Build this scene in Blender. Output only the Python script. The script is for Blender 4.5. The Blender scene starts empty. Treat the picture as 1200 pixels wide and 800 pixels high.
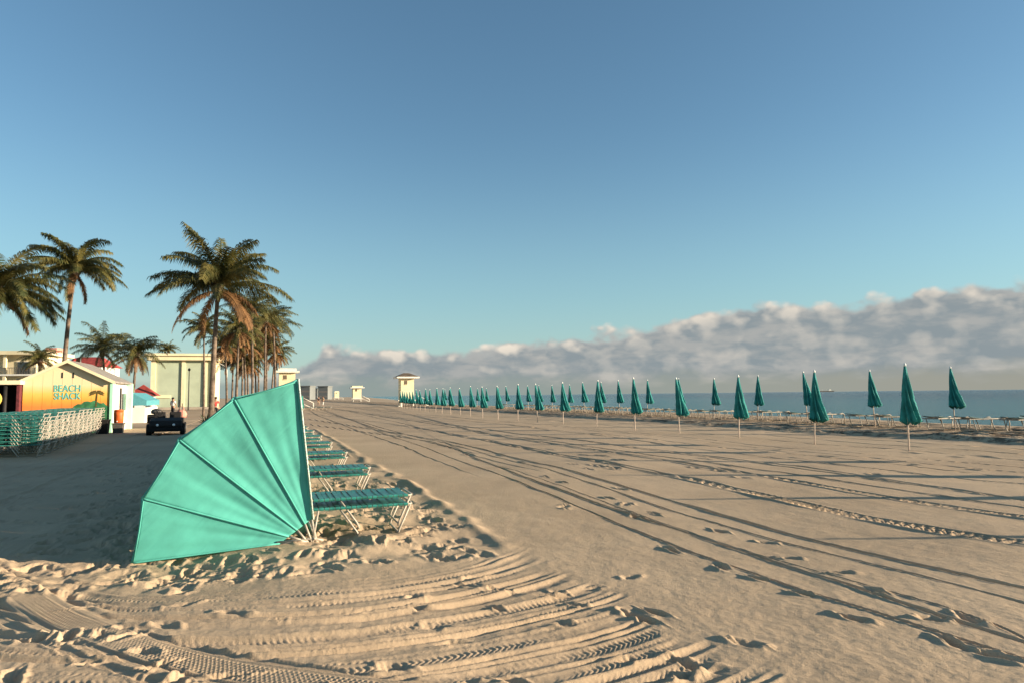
import bpy, bmesh, math, random
import numpy as np
from mathutils import Vector, Matrix
R = math.radians
sc = bpy.context.scene
COL = sc.collection

# ------------------------------------------------------------------ camera
EYE = 1.65
PITCH, ROLL, FPX = R(4.45), R(-0.62), 800.0          # focal length in pixels of the 1200 px wide photograph (24 mm lens)
cd = bpy.data.cameras.new('camera'); cam = bpy.data.objects.new('camera', cd); COL.objects.link(cam)
cd.sensor_width = 36; cd.sensor_fit = 'HORIZONTAL'; cd.lens = 24; cd.clip_start = 0.1; cd.clip_end = 120000
CAMROT = Matrix.Rotation(math.pi/2 + PITCH, 3, 'X') @ Matrix.Rotation(ROLL, 3, 'Z')
cam.matrix_world = Matrix.Translation((0, 0, EYE)) @ CAMROT.to_4x4()
sc.camera = cam

# ------------------------------------------------------------------ light
SUN_EL, SUN_AZ = R(11.0), R(95.0)                      # azimuth from +Y towards +X
EXPO = 1.24
SKY_STR = 0.075
sd = bpy.data.lights.new('sun', 'SUN'); so = bpy.data.objects.new('sun', sd); COL.objects.link(so)
sd.energy = 5.0; sd.angle = R(0.5); sd.color = (1.0, 0.84, 0.63)
tosun = Vector((math.sin(SUN_AZ)*math.cos(SUN_EL), math.cos(SUN_AZ)*math.cos(SUN_EL), math.sin(SUN_EL)))
so.rotation_euler = tosun.to_track_quat('Z', 'Y').to_euler(); so.location = (30, -3, 30)
vs = sc.view_settings
vs.view_transform = 'Standard'; vs.look = 'None'; vs.exposure = EXPO; vs.gamma = 1.0; vs.use_curve_mapping = False

class NT:
    """small node-tree helper"""
    def __init__(s, tree): s.t = tree; s.n = tree.nodes; s.l = tree.links
    def new(s, kind, **kw):
        n = s.n.new(kind)
        for k, v in kw.items(): setattr(n, k, v)
        return n
    def put(s, sock, v):
        if v is None: return
        if isinstance(v, (int, float, tuple, list)): sock.default_value = v
        else: s.l.new(v, sock)
    def math(s, op, a, b=None, c=None, clamp=False):
        n = s.new('ShaderNodeMath', operation=op, use_clamp=clamp)
        s.put(n.inputs[0], a); s.put(n.inputs[1], b); s.put(n.inputs[2], c)
        return n.outputs[0]
    def sstep(s, v, a, b):
        n = s.new('ShaderNodeMapRange', interpolation_type='SMOOTHSTEP')
        s.put(n.inputs[0], v); s.put(n.inputs[1], a); s.put(n.inputs[2], b)
        return n.outputs[0]
    def lin(s, v, a, b, c=0.0, d=1.0):
        n = s.new('ShaderNodeMapRange')
        s.put(n.inputs[0], v); s.put(n.inputs[1], a); s.put(n.inputs[2], b); s.put(n.inputs[3], c); s.put(n.inputs[4], d)
        return n.outputs[0]
    def comb(s, x, y, z):
        n = s.new('ShaderNodeCombineXYZ')
        for i, v in enumerate((x, y, z)): s.put(n.inputs[i], v)
        return n.outputs[0]
    def noise(s, vec, scale, detail=4, rough=0.5, dist=0.0):
        n = s.new('ShaderNodeTexNoise')
        s.put(n.inputs['Vector'], vec); n.inputs['Scale'].default_value = scale; n.inputs['Detail'].default_value = detail
        n.inputs['Roughness'].default_value = rough; n.inputs['Distortion'].default_value = dist
        return n.outputs[0]
    def vadd(s, a, b):
        n = s.new('ShaderNodeVectorMath', operation='ADD'); s.put(n.inputs[0], a); s.put(n.inputs[1], b); return n.outputs[0]
    def mix(s, f, a, b):
        n = s.new('ShaderNodeMix', data_type='RGBA')
        s.put(n.inputs[0], f)
        s.put(n.inputs[6], a if not isinstance(a, tuple) else (*a[:3], 1)); s.put(n.inputs[7], b if not isinstance(b, tuple) else (*b[:3], 1))
        return n.outputs[2]

def srgb(*c): return tuple(((v/255)/12.92 if v/255 <= .04045 else ((v/255+.055)/1.055)**2.4) for v in c)

# ------------------------------------------------------------------ sky with a bank of cumulus low over the sea
w = bpy.data.worlds.new('World'); sc.world = w; w.use_nodes = True
T = NT(w.node_tree); T.n.clear()
sky = T.new('ShaderNodeTexSky', sky_type='NISHITA', sun_disc=False)
sky.sun_elevation = SUN_EL; sky.sun_rotation = SUN_AZ; sky.air_density = 1.0; sky.dust_density = 0.5; sky.ozone_density = 1.7
geo = T.new('ShaderNodeTexCoord').outputs['Generated']
sp = T.new('ShaderNodeSeparateXYZ'); T.l.new(geo, sp.inputs[0])
az = T.math('MULTIPLY', T.math('ARCTAN2', sp.outputs[0], sp.outputs[1]), 57.2958)
el = T.math('MULTIPLY', T.math('ARCSINE', sp.outputs[2]), 57.2958)
fc = T.new('ShaderNodeFloatCurve'); cm = fc.mapping; cv = cm.curves[0]
pts = [(-180, 0), (-60, .4), (-24, 1.9), (-17, 3.5), (-12, 4.6), (-8, 4.2), (-2, 4.5), (4, 5.1), (8, 5.9), (14, 6.9), (20, 7.5), (26, 7.5), (31, 8.0), (38, 7.2), (60, 6.6), (120, 3), (180, 0)]
nx = lambda a: (a+180)/360
cv.points[0].location = (nx(pts[0][0]), pts[0][1]/10); cv.points[1].location = (nx(pts[-1][0]), pts[-1][1]/10)
for a, e in pts[1:-1]: cv.points.new(nx(a), e/10)
cm.update()
T.put(fc.inputs[1], T.lin(az, -180, 180))
top = T.math('MULTIPLY', fc.outputs[0], 10.0)
def cloud_n(dx, dy):
    p = T.comb(T.math('ADD', az, dx), T.math('MULTIPLY', T.math('ADD', el, dy), 1.3), 3.7)
    a = T.noise(p, 0.16, 2, .5, .3)
    b = T.noise(p, 0.46, 6, .52, .2)
    v = T.new('ShaderNodeTexVoronoi', feature='SMOOTH_F1'); T.put(v.inputs['Vector'], T.vadd(p, (1.3, 2.1, 0)))
    v.inputs['Scale'].default_value = .38; v.inputs['Smoothness'].default_value = .55
    try: v.inputs['Detail'].default_value = 2.0
    except Exception: pass
    bil = T.math('SUBTRACT', 0.55, v.outputs['Distance'])
    return T.math('ADD', T.math('ADD', T.math('MULTIPLY', a, .9), T.math('MULTIPLY', b, .7)), T.math('MULTIPLY', bil, .8))
n0 = cloud_n(0, 0); n1 = cloud_n(1.1, .8)
puff = T.math('SUBTRACT', n0, .86)
depth_in = T.math('SUBTRACT', top, el)                       # degrees below the mean cloud top
dens = T.math('ADD', T.math('MULTIPLY', depth_in, .8), T.math('MULTIPLY', puff, 1.5))
alpha = T.sstep(dens, -.12, .5)
# the base of the bank breaks into grey layers and thins to a hazy band above the sea
ps = T.comb(T.math('MULTIPLY', az, .30), T.math('MULTIPLY', el, .95), 9.0)
strat = T.noise(ps, .95, 5, .55, .2)
lit = T.math('MULTIPLY', T.math('ADD', T.math('SUBTRACT', n0, n1), .03), 2.6, clamp=True)
topglow = T.sstep(depth_in, 2.9, -.6)
litf = T.math('MULTIPLY', lit, T.lin(topglow, 0, 1, .24, 1.2), clamp=True)
K = 1/2**EXPO
cs = lambda *c: tuple(v*K for v in srgb(*c))
grey = T.mix(T.sstep(strat, .38, .66), cs(143, 154, 159), cs(172, 174, 172))
ccol = T.mix(litf, grey, cs(243, 231, 214))
edge = T.sstep(dens, .9, -.05)
ccol = T.mix(T.math('MULTIPLY', edge, .38), ccol, cs(205, 205, 200))
hazecol = T.mix(T.sstep(az, -10, 40), cs(148, 160, 156), cs(160, 160, 149))
hazecol = T.mix(T.math('MULTIPLY', T.sstep(strat, .42, .68), T.sstep(el, .4, 2.2)), hazecol, cs(176, 170, 152))
bandf = T.sstep(T.math('ADD', el, T.math('MULTIPLY', T.math('SUBTRACT', strat, .5), 2.4)), 2.1, .5)
azf = T.math('MULTIPLY', T.sstep(az, -40, -14), T.sstep(az, 110, 60))
ccol = T.mix(bandf, ccol, hazecol)
a_tot = T.math('MULTIPLY', T.math('MAXIMUM', alpha, T.math('MULTIPLY', bandf, .9)), T.lin(azf, 0, 1, .0, 1.0))
bgs = T.new('ShaderNodeBackground'); bgs.inputs[1].default_value = SKY_STR
tint = T.new('ShaderNodeMix', data_type='RGBA', blend_type='MULTIPLY'); tint.inputs[0].default_value = 1.0
T.l.new(sky.outputs[0], tint.inputs[6]); tint.inputs[7].default_value = (.80, 1.0, 1.04, 1)
skyc = tint.outputs[2]
T.l.new(skyc, bgs.inputs[0])
# thin pale air low over the horizon
bgh = T.new('ShaderNodeBackground'); T.l.new(T.mix(T.sstep(el, 0, 9), cs(176, 201, 203), cs(160, 199, 206)), bgh.inputs[0])
mh = T.new('ShaderNodeMixShader'); T.put(mh.inputs[0], T.math('MULTIPLY', T.math('POWER', T.sstep(el, 24, -3), 1.4), .75)); T.l.new(bgs.outputs[0], mh.inputs[1]); T.l.new(bgh.outputs[0], mh.inputs[2])
bgc = T.new('ShaderNodeBackground'); T.l.new(ccol, bgc.inputs[0]); bgc.inputs[1].default_value = 1.0
ms = T.new('ShaderNodeMixShader'); T.l.new(a_tot, ms.inputs[0]); T.l.new(mh.outputs[0], ms.inputs[1]); T.l.new(bgc.outputs[0], ms.inputs[2])
wo = T.new('ShaderNodeOutputWorld'); T.l.new(ms.outputs[0], wo.inputs[0])
w.cycles.sampling_method = 'MANUAL'; w.cycles.sample_map_resolution = 512
sc.cycles.max_bounces = 6; sc.cycles.diffuse_bounces = 3; sc.cycles.glossy_bounces = 2; sc.cycles.transparent_max_bounces = 6
sc.cycles.use_denoising = True

# ------------------------------------------------------------------ frames of reference
TH = R(20.0)                                                   # the rows on the beach run 20 degrees left of the view
CT, ST = math.cos(TH), math.sin(TH)
def ts2xy(t, s): return (t*CT - s*ST, t*ST + s*CT)
def xy2ts(x, y): return (x*CT + y*ST, -x*ST + y*CT)
def _ray(px, py): return CAMROT @ Vector(((px-600)/FPX, -(py-400)/FPX, -1.0))
def ground(px, py, z=0.0):
    d = _ray(px, py); k = (z-EYE)/d.z; return (d.x*k, d.y*k)
def lateral(px, depth):                                        # where a thing seen at that bearing stands, depth metres away
    d = _ray(px, 462); return d.x/d.y*depth

# ------------------------------------------------------------------ materials
def mat(name, col, rough=.8, var=.12, scale=6.0, metal=0.0, spec=.3, bump=0.0, bscale=60.0, col2=None, transl=0.0, sub=None):
    m = bpy.data.materials.new(name); m.use_nodes = True
    N = NT(m.node_tree); b = N.n['Principled BSDF']
    b.inputs['Roughness'].default_value = rough; b.inputs['Metallic'].default_value = metal; b.inputs['Specular IOR Level'].default_value = spec
    oc = N.new('ShaderNodeTexCoord').outputs['Object']
    f = N.noise(oc, scale, 5, .6)
    c2 = col2 if col2 else tuple(v*(1-2*var) for v in col)
    c1 = col if col2 else tuple(min(1, v*(1+var)) for v in col)
    base = N.mix(N.sstep(f, .3, .7), c1, c2)
    N.l.new(base, b.inputs['Base Color'])
    if bump:
        bn = N.new('ShaderNodeBump'); bn.inputs['Strength'].default_value = bump; bn.inputs['Distance'].default_value = .01
        N.put(bn.inputs['Height'], N.noise(oc, bscale, 3, .6)); N.l.new(bn.outputs[0], b.inputs['Normal'])
    if transl:
        tr = N.new('ShaderNodeBsdfTranslucent'); N.l.new(base, tr.inputs[0])
        mx = N.new('ShaderNodeMixShader'); mx.inputs[0].default_value = transl
        N.l.new(b.outputs[0], mx.inputs[1]); N.l.new(tr.outputs[0], mx.inputs[2])
        N.l.new(mx.outputs[0], N.n['Material Output'].inputs[0])
    return m
M = {}
M['canvas'] = mat('teal_canvas', (.095, .42, .345), .85, .10, 1.3, transl=.08)
M['umb'] = mat('umbrella_fabric', (.030, .26, .24), .8, .2, 3.0, bump=.15, bscale=120, transl=.10)
M['strap'] = mat('vinyl_strap', (.03, .20, .165), .38, .2, 9.0, spec=.5)
M['strapw'] = mat('pale_strap', (.15, .24, .21), .45, .15, 9.0)
M['strapd'] = mat('dark_strap', (.04, .10, .09), .5, .15, 9.0)
M['tube'] = mat('white_tube', (.43, .375, .30), .4, .12, 8.0, spec=.4)
M['tubes'] = mat('tan_tube', (.40, .33, .25), .5, .15, 8.0)
M['pole'] = mat('umbrella_pole', (.70, .56, .46), .5, .1, 8)
M['finial'] = mat('white_finial', (.8, .78, .72), .5, .05)
M['rope'] = mat('edge_rope', (.62, .72, .62), .8, .3, 60)
M['leaf'] = mat('palm_leaf', (.032, .05, .017), .5, .3, 1.5, col2=(.16, .13, .036), spec=.35, transl=.18)
M['dead'] = mat('dead_frond', (.27, .14, .055), .8, .3, 1.2, col2=(.13, .07, .032), transl=.2)
M['trunk'] = mat('palm_trunk', (.15, .11, .08), .9, .3, 3.0, bump=.6, bscale=14)
M['cream'] = mat('cream_paint', (.76, .65, .42), .8, .06, .8, bump=.1, bscale=30)
M['white'] = mat('white_paint', (.76, .72, .63), .7, .06, 1.2, bump=.08, bscale=30)
M['sage'] = mat('sage_panel', (.40, .45, .33), .8, .05, .5)
M['mint'] = mat('mint_paint', (.36, .66, .48), .7, .06, 1.0)
M['roofg'] = mat('grey_roof', (.27, .24, .21), .9, .15, 3.0, bump=.4, bscale=20)
M['roofb'] = mat('brown_roof', (.15, .11, .075), .9, .2, 2.0, bump=.4, bscale=20)
M['redroof'] = mat('red_roof', (.32, .05, .04), .8, .2, 2.0)
M['dark'] = mat('dark_interior', (.02, .018, .018), .9, .2, 2)
M['black'] = mat('black_plastic', (.018, .016, .015), .65, .2, 4, spec=.25)
M['rubber'] = mat('rubber', (.012, .012, .012), .9, .2, 8)
M['maroon'] = mat('maroon_panel', (.12, .025, .03), .8, .2)
M['orange'] = mat('orange_plastic', (.62, .12, .025), .5, .1)
M['yellow'] = mat('yellow_board', (.62, .42, .08), .5, .1)
M['steel'] = mat('galvanised', (.34, .34, .33), .4, .1, metal=.6)
M['lens'] = mat('lens', (.8, .8, .8), .1, .02, spec=.8)
M['glass'] = mat('window_dark', (.03, .035, .04), .12, .1, spec=.7)
M['tentblue'] = mat('blue_awning', (.10, .34, .38), .7, .08, transl=.1)
M['skin'] = mat('skin', (.36, .19, .12), .6, .08)
M['hair'] = mat('dark_hair', (.02, .014, .01), .7, .2)
M['cloth_white'] = mat('white_cloth', (.66, .63, .58), .9, .06)
M['cloth_dark'] = mat('dark_cloth', (.025, .022, .025), .9, .1)
M['cloth_red'] = mat('red_cloth', (.5, .06, .05), .9, .1)
M['cloth_tan'] = mat('tan_cloth', (.52, .38, .24), .9, .1)
M['pink'] = mat('pink_cloth', (.62, .27, .2), .9, .1)
M['hotel'] = mat('pale_concrete', (.17, .18, .175), .9, .1, .05)
M['teal_letters'] = mat('teal_letters', (.13, .46, .40), .7, .05)
M['hill'] = mat('painted_green', (.045, .19, .08), .8, .25, 2.5)
M['ppalm'] = mat('painted_palm', (.12, .08, .02), .8, .2)
M['concrete'] = mat('concrete_path', (.36, .31, .25), .9, .12, 1.5, bump=.2, bscale=40)
M['bush'] = mat('bush_leaf', (.04, .07, .025), .6, .3, 4, transl=.15)
M['bar'] = mat('rail_dark', (.09, .08, .07), .6, .1)
cm_ = M['canvas']; N = NT(cm_.node_tree); oc = N.new('ShaderNodeTexCoord').outputs['Object']
s3 = N.new('ShaderNodeSeparateXYZ'); N.l.new(oc, s3.inputs[0])
cv_ = N.comb(N.math('ADD', N.math('MULTIPLY', s3.outputs[0], 2.6), N.math('MULTIPLY', s3.outputs[2], 1.6)), N.math('MULTIPLY', s3.outputs[1], 3.0), N.math('MULTIPLY', N.math('SUBTRACT', N.math('MULTIPLY', s3.outputs[2], 1.0), N.math('MULTIPLY', s3.outputs[0], .9)), 9.0))
bn = N.new('ShaderNodeBump'); bn.inputs['Strength'].default_value = .42; bn.inputs['Distance'].default_value = .018
N.put(bn.inputs['Height'], N.noise(cv_, .55, 4, .45, .9)); bn2 = N.new('ShaderNodeBump'); bn2.inputs['Strength'].default_value = .1; bn2.inputs['Distance'].default_value = .004
N.put(bn2.inputs['Height'], N.noise(oc, 240, 2)); N.l.new(bn.outputs[0], bn2.inputs['Normal']); N.l.new(bn2.outputs[0], N.n['Principled BSDF'].inputs['Normal'])
# mural wall: paint that runs from pale yellow at the gable to orange at the foot
mu = bpy.data.materials.new('sunset_mural'); mu.use_nodes = True
N = NT(mu.node_tree); b = N.n['Principled BSDF']; b.inputs['Roughness'].default_value = .75
oc = N.new('ShaderNodeTexCoord').outputs['Object']; s3 = N.new('ShaderNodeSeparateXYZ'); N.l.new(oc, s3.inputs[0])
cr = N.new('ShaderNodeValToRGB'); e = cr.color_ramp.elements
e[0].position = 0; e[0].color = (.66, .17, .035, 1); e[1].position = 1; e[1].color = (.80, .60, .38, 1)
for p_, c_ in ((.40, (.74, .21, .04, 1)), (.48, (.79, .33, .045, 1)), (.58, (.81, .46, .10, 1)), (.70, (.81, .58, .33, 1))):
    q = e.new(p_); q.color = c_
N.put(cr.inputs[0], N.lin(N.math('ADD', s3.outputs[2], N.math('MULTIPLY', N.noise(oc, 2.0, 4), .25)), .12, 3.5))
N.l.new(cr.outputs[0], b.inputs['Base Color']); M['mural'] = mu

# ------------------------------------------------------------------ mesh helpers
class MB:
    """collects shapes; build() links them as ONE mesh object"""
    def __init__(s): s.v = []; s.f = []; s.sm = []
    def add(s, vs, fs, smooth=False):
        o = len(s.v); s.v += [tuple(map(float, q)) for q in vs]
        for f in fs: s.f.append(tuple(i+o for i in f)); s.sm.append(smooth)
        return s
    def box(s, x0, y0, z0, x1, y1, z1, rz=0, c=(0, 0, 0)):
        vs = [(x, y, z) for z in (z0, z1) for y in (y0, y1) for x in (x0, x1)]
        if rz:
            k, q = math.cos(rz), math.sin(rz); vs = [(x*k-y*q, x*q+y*k, z) for x, y, z in vs]
        vs = [(x+c[0], y+c[1], z+c[2]) for x, y, z in vs]
        return s.add(vs, [(0, 2, 3, 1), (4, 5, 7, 6), (0, 1, 5, 4), (1, 3, 7, 5), (3, 2, 6, 7), (2, 0, 4, 6)])
    def tube(s, pts, r, n=6, cap=True, smooth=True):
        pts = [Vector(p) for p in pts]; rs = r if isinstance(r, (list, tuple)) else [r]*len(pts)
        vs, fs = [], []
        ref = None
        for i, p in enumerate(pts):
            d = (pts[min(i+1, len(pts)-1)] - pts[max(i-1, 0)]).normalized()
            if ref is None: ref = d.orthogonal().normalized()
            a = (ref - d*ref.dot(d)); a = a.normalized() if a.length > 1e-6 else d.orthogonal().normalized()
            ref = a; bb = d.cross(a)
            for k in range(n):
                t = 2*math.pi*k/n; vs.append(p + (a*math.cos(t) + bb*math.sin(t))*rs[i])
        for i in range(len(pts)-1):
            for k in range(n):
                k2 = (k+1) % n; fs.append((i*n+k, i*n+k2, (i+1)*n+k2, (i+1)*n+k))
        if cap:
            fs.append(tuple(range(n-1, -1, -1))); fs.append(tuple((len(pts)-1)*n+k for k in range(n)))
        return s.add(vs, fs, smooth)
    def prism(s, poly, y0, y1):
        """polygon in X-Z swept along Y"""
        n = len(poly); vs = [(x, y0, z) for x, z in poly] + [(x, y1, z) for x, z in poly]
        fs = [tuple(range(n)), tuple(range(2*n-1, n-1, -1))] + [(i, i+n, (i+1) % n+n, (i+1) % n) for i in range(n)]
        return s.add(vs, fs)
    def prism_x(s, poly, x0, x1):
        n = len(poly); vs = [(x0, y, z) for y, z in poly] + [(x1, y, z) for y, z in poly]
        fs = [tuple(range(n-1, -1, -1)), tuple(range(n, 2*n))] + [(i, (i+1) % n, (i+1) % n+n, i+n) for i in range(n)]
        return s.add(vs, fs)
    def lathe(s, prof, n=16, c=(0, 0, 0), axis='Z'):
        vs, fs = [], []
        for r_, z in prof:
            for k in range(n):
                a = 2*math.pi*k/n; q = (r_*math.cos(a), r_*math.sin(a), z)
                if axis == 'X': q = (q[2], q[0], q[1])
                if axis == 'Y': q = (q[0], q[2], q[1])
                vs.append((q[0]+c[0], q[1]+c[1], q[2]+c[2]))
        for i in range(len(prof)-1):
            for k in range(n): fs.append((i*n+k, i*n+(k+1) % n, (i+1)*n+(k+1) % n, (i+1)*n+k))
        fs.append(tuple(range(n-1, -1, -1))); fs.append(tuple((len(prof)-1)*n+k for k in range(n)))
        return s.add(vs, fs, True)
    def build(s, name, m, parent=None, bevel=0.0, loc=None):
        me = bpy.data.meshes.new(name); me.from_pydata(s.v, [], s.f); me.materials.append(m)
        me.polygons.foreach_set('use_smooth', s.sm)
        bm = bmesh.new(); bm.from_mesh(me); bmesh.ops.recalc_face_normals(bm, faces=bm.faces); bm.to_mesh(me); bm.free()
        o = bpy.data.objects.new(name, me); COL.objects.link(o)
        if parent: o.parent = parent
        if loc: o.location = loc
        if bevel:
            b_ = o.modifiers.new('bevel', 'BEVEL'); b_.width = bevel; b_.segments = 2; b_.limit_method = 'ANGLE'
        return o
def tag(o, label=None, cat=None, group=None, kind=None):
    for k, v in (('label', label), ('category', cat), ('group', group), ('kind', kind)):
        if v: o[k] = v
    return o
def thing(name, label, cat, loc=(0, 0, 0), rz=0.0, group=None):
    o = bpy.data.objects.new(name, None); COL.objects.link(o); o.location = loc; o.rotation_euler = (0, 0, rz)
    o.empty_display_size = .2
    return tag(o, label, cat, group)
def copy_thing(root, loc, rz=None, label=None, group=None, scale=None):
    r = root.copy(); COL.objects.link(r); r.location = loc
    if rz is not None: r.rotation_euler = (0, 0, rz)
    if label: r['label'] = label
    if group: r['group'] = group
    if scale: r.scale = scale
    for ch in list(root.children):
        c = ch.copy(); COL.objects.link(c); c.parent = r
        for g in list(ch.children):
            d = g.copy(); COL.objects.link(d); d.parent = c
    return r

# ------------------------------------------------------------------ numpy noise
rng = np.random.default_rng(7)
PERM = rng.permutation(512).astype(np.int64); PERM = np.concatenate([PERM, PERM])
GA = rng.uniform(0, 2*np.pi, 512); GX, GY = np.cos(GA), np.sin(GA)
def pn(x, y, seed=0):
    x = x + seed*17.31; y = y - seed*9.77
    xi = np.floor(x).astype(np.int64); yi = np.floor(y).astype(np.int64); xf = x-xi; yf = y-yi
    u = xf*xf*xf*(xf*(xf*6-15)+10); v = yf*yf*yf*(yf*(yf*6-15)+10)
    xi &= 511; yi &= 511; x1 = (xi+1) & 511; y1 = (yi+1) & 511
    def g(a, b_, dx, dy):
        h = PERM[PERM[a]+b_]; return GX[h]*dx + GY[h]*dy
    n00 = g(xi, yi, xf, yf); n10 = g(x1, yi, xf-1, yf); n01 = g(xi, y1, xf, yf-1); n11 = g(x1, y1, xf-1, yf-1)
    a = n00+u*(n10-n00); b_ = n01+u*(n11-n01)
    return (a+v*(b_-a))*1.5
def sst(x, a, b_):
    q = np.clip((x-a)/(b_-a), 0, 1); return q*q*(3-2*q)

# ------------------------------------------------------------------ the beach: one sheet, real relief near the camera
def build_beach():
    # columns follow the rows on the beach (constant t) so that wheel ruts run along mesh edges
    def spread(a, b_, k):
        n_ = int(math.log(b_/a)/k); return a*np.exp(np.arange(1, n_+1)*k)
    tc = np.concatenate([-spread(3.2, 700, .0058)[::-1], np.arange(-3.2, 6.6, .0072), spread(6.6, 60, .0018), spread(60, 900, .02)])
    ncol = len(tc)
    inv = np.concatenate([np.arange(1/2.2, 1/17, -0.62/1127.0), np.arange(1/17, 1/90, -1.0/1127.0), np.geomspace(1/90, 1/4200, 50)])
    y1 = 1/inv; nrow = len(y1); dyr = np.abs(np.gradient(y1))
    Y = np.repeat(y1[:, None], ncol, 1); Tt = np.repeat(tc[None, :], nrow, 0)
    X = (Tt - Y*ST)/CT; Ss = -X*ST + Y*CT
    def oc(lam, amp, seed, sx=1.0, sy=1.0):
        lim = dyr
        rows = int(np.searchsorted(lim, lam*.6))
        z = np.zeros_like(X)
        if rows < 4: return z
        w_ = np.clip(1-(lim[:rows]/(lam*.6))**2, 0, 1)[:, None]
        z[:rows] = pn(X[:rows]/lam/sx, Y[:rows]/lam/sy, seed)*amp*w_
        return z
    Z = oc(9, .05, 1) + oc(3.1, .022, 2)
    fine = oc(.55, .006, 3) + oc(.16, .0035, 4) + oc(.07, .0027, 5) + oc(.034, .0016, 6)
    # --- churned sand round the loungers and round the rows by the sea
    nb = pn(Tt/1.1, Ss/1.1, 11)*.35
    churn = sst(Tt+nb, -3.0, -2.0)*sst(-(Tt+nb*.6), -2.75, -2.35)*sst(Ss+nb, 6.6, 7.5)*sst(-Ss, -41, -36)
    churn2 = sst(Tt+nb*2, 20.6, 21.6)*sst(-(Tt+nb*2), -31.5, -29)
    ch = np.maximum(churn, churn2)
    rough = oc(.95, .045, 21) + oc(.48, .035, 22) + oc(.24, .012, 23) + oc(.11, .005, 24)
    rough2 = oc(1.3, .07, 25) + oc(.6, .05, 26)
    calm = 1-.8*np.exp(-((Ss-8.1)/.5)**2)*sst(Tt, -2.2, -1.4)*sst(-Tt, -.9, -.2)
    Z += ch*rough*calm + churn2*(.14 + rough2)
    # ridge where the grader stopped
    Z += .045*np.exp(-((Tt+nb*.35-2.55)/.10)**2)*sst(Ss, 6.9, 7.6)*sst(-Ss, -40, -34)*(0.6+pn(Ss/.5, Tt, 31)*.8)
    # ground a little lower behind the canopies
    Z -= .10*sst(-Tt, -.6, .9)*sst(Ss, 5.6, 7.6)*sst(-Ss, -14, -10)
    # left side, in shadow: softly trampled
    left = sst(-Tt, 2.0, 3.0)
    Z += left*(oc(.8, .022, 41) + oc(.35, .013, 42))
    # --- concentric furrows where a vehicle turned in front of the first canopy
    cx, cy = -2.3, 8.85
    dx, dy = X-cx, Y-cy; Rr = np.hypot(dx, dy); ang = np.arctan2(dx, -dy)
    q = Rr + .13*np.clip(ang, -1.5, 1.6)**2*np.sign(ang)*.9 + pn(X/2.2, Y/2.2, 51)*.10
    bx = np.interp(Y, [2.3, 4.02, 5.05, 7.59, 8.6], [2.6, 1.78, 1.2, .12, -.35])
    wob = pn(X/.35, Y/.35, 52)*.22 + pn(X/1.1, Y/.8, 58)*.3
    mask = sst(bx-X+wob, .0, .45)*sst(q+wob*.4, 2.55, 2.95)*sst(-q, -8.5, -7.5)*sst(8.5-Y, 0, 1.0)
    qs = np.linspace(2, 9, 1400); prof = np.zeros_like(qs)
    pr = np.random.default_rng(3); qq = 2.6; bands = []
    while qq < 8.6:
        wd = pr.uniform(.07, .20); k = np.clip((qs-qq)/wd, 0, 1); inside = (qs >= qq) & (qs < qq+wd)
        a_ = pr.uniform(-.020, .003)
        prof += np.where(inside, a_*np.sin(np.pi*k)**.6, 0)
        prof += pr.uniform(.003, .014)*np.exp(-((qs-qq)/.03)**2)
        if pr.random() < .65: bands.append((qq+.02, qq+wd-.02, pr.choice([-1, 1])))
        qq += wd
    P = np.interp(q, qs, prof)
    arc = ang*Rr
    amp = np.clip(.95+pn(arc/2.2, q/.25, 53)*.8, .25, 1.5)
    tread = np.zeros_like(X)
    for a_, b_, sg in bands:
        inb = sst(q, a_, a_+.03)*sst(-q, -b_, -b_+.03)
        lug = np.sin(2*np.pi*(arc/.046 + sg*np.abs(q-(a_+b_)/2)/.06))
        tread += inb*np.tanh(lug*1.8)*.0032*np.clip(.6+pn(arc/.7, q/.3, 54)*1.3, 0, 1.2)
    keep = np.clip(1-churn*1.0, 0, 1)
    Z += mask*keep*(P*amp*1.35 + tread + oc(.6, .006, 55)) 
    gash = np.maximum(pn(arc/.55, q/.11, 56), 0)**2*.020
    Z -= mask*keep*gash*sst(X, -2.5, -.5)
    # --- ruts: (points, half width, depth, rim, tread pitch)
    def rut(pts, hw, dep, rim, pitch=0.0, lug=0.0, along_x=False, wander=.02, seed=60, fade=None, flat=.25):
        nonlocal Z
        if not along_x: hw *= (.43 if not lug else .85); dep *= .72; rim *= .65
        pts = np.array(pts)
        if along_x:
            pts = pts[np.argsort(pts[:, 0])]; a_, b_ = pts[:, 0], pts[:, 1]; A, B = X, Y
        else:
            pts = pts[np.argsort(pts[:, 1])]; a_, b_ = pts[:, 1], pts[:, 0]; A, B = Y, X
        # smooth curve through the points
        fit = np.polynomial.Polynomial.fit(np.log(a_) if not along_x else a_, b_, min(5, len(a_)-1))
        g = np.linspace(a_[0], a_[-1], 3000)
        f = fit(np.log(g) if not along_x else g)
        sl = np.gradient(f, g)
        f_hi = f[-1]; s_hi = sl[-1]; f_lo = f[0]; s_lo = sl[0]
        c = np.interp(A, g, f); c = np.where(A > g[-1], f_hi+(A-g[-1])*s_hi, c); c = np.where(A < g[0], f_lo+(A-g[0])*s_lo, c)
        m = np.interp(A, g, sl); cosm = 1/np.sqrt(1+m*m)
        d = (B-c)*cosm + pn(A/.8, B*0+seed, seed)*wander
        near = np.abs(d) < hw*3.2+.1
        dd = d[near]; ln = np.interp(A[near], g, np.concatenate([[0], np.cumsum(np.hypot(np.diff(g), np.diff(f)))]))
        k = np.abs(dd)/hw
        wv = np.clip(.85+pn(ln/1.1, dd*0+seed*3.1, seed+1)*.6, .25, 1.3)
        pz = -dep*sst(-k, -1.0, -.72) + rim*np.exp(-((k-1.22)/.24)**2)*np.clip(.75+pn(ln/1.4, np.sign(dd)*3.3+seed, seed+2)*.9, 0, 1.6)
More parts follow.
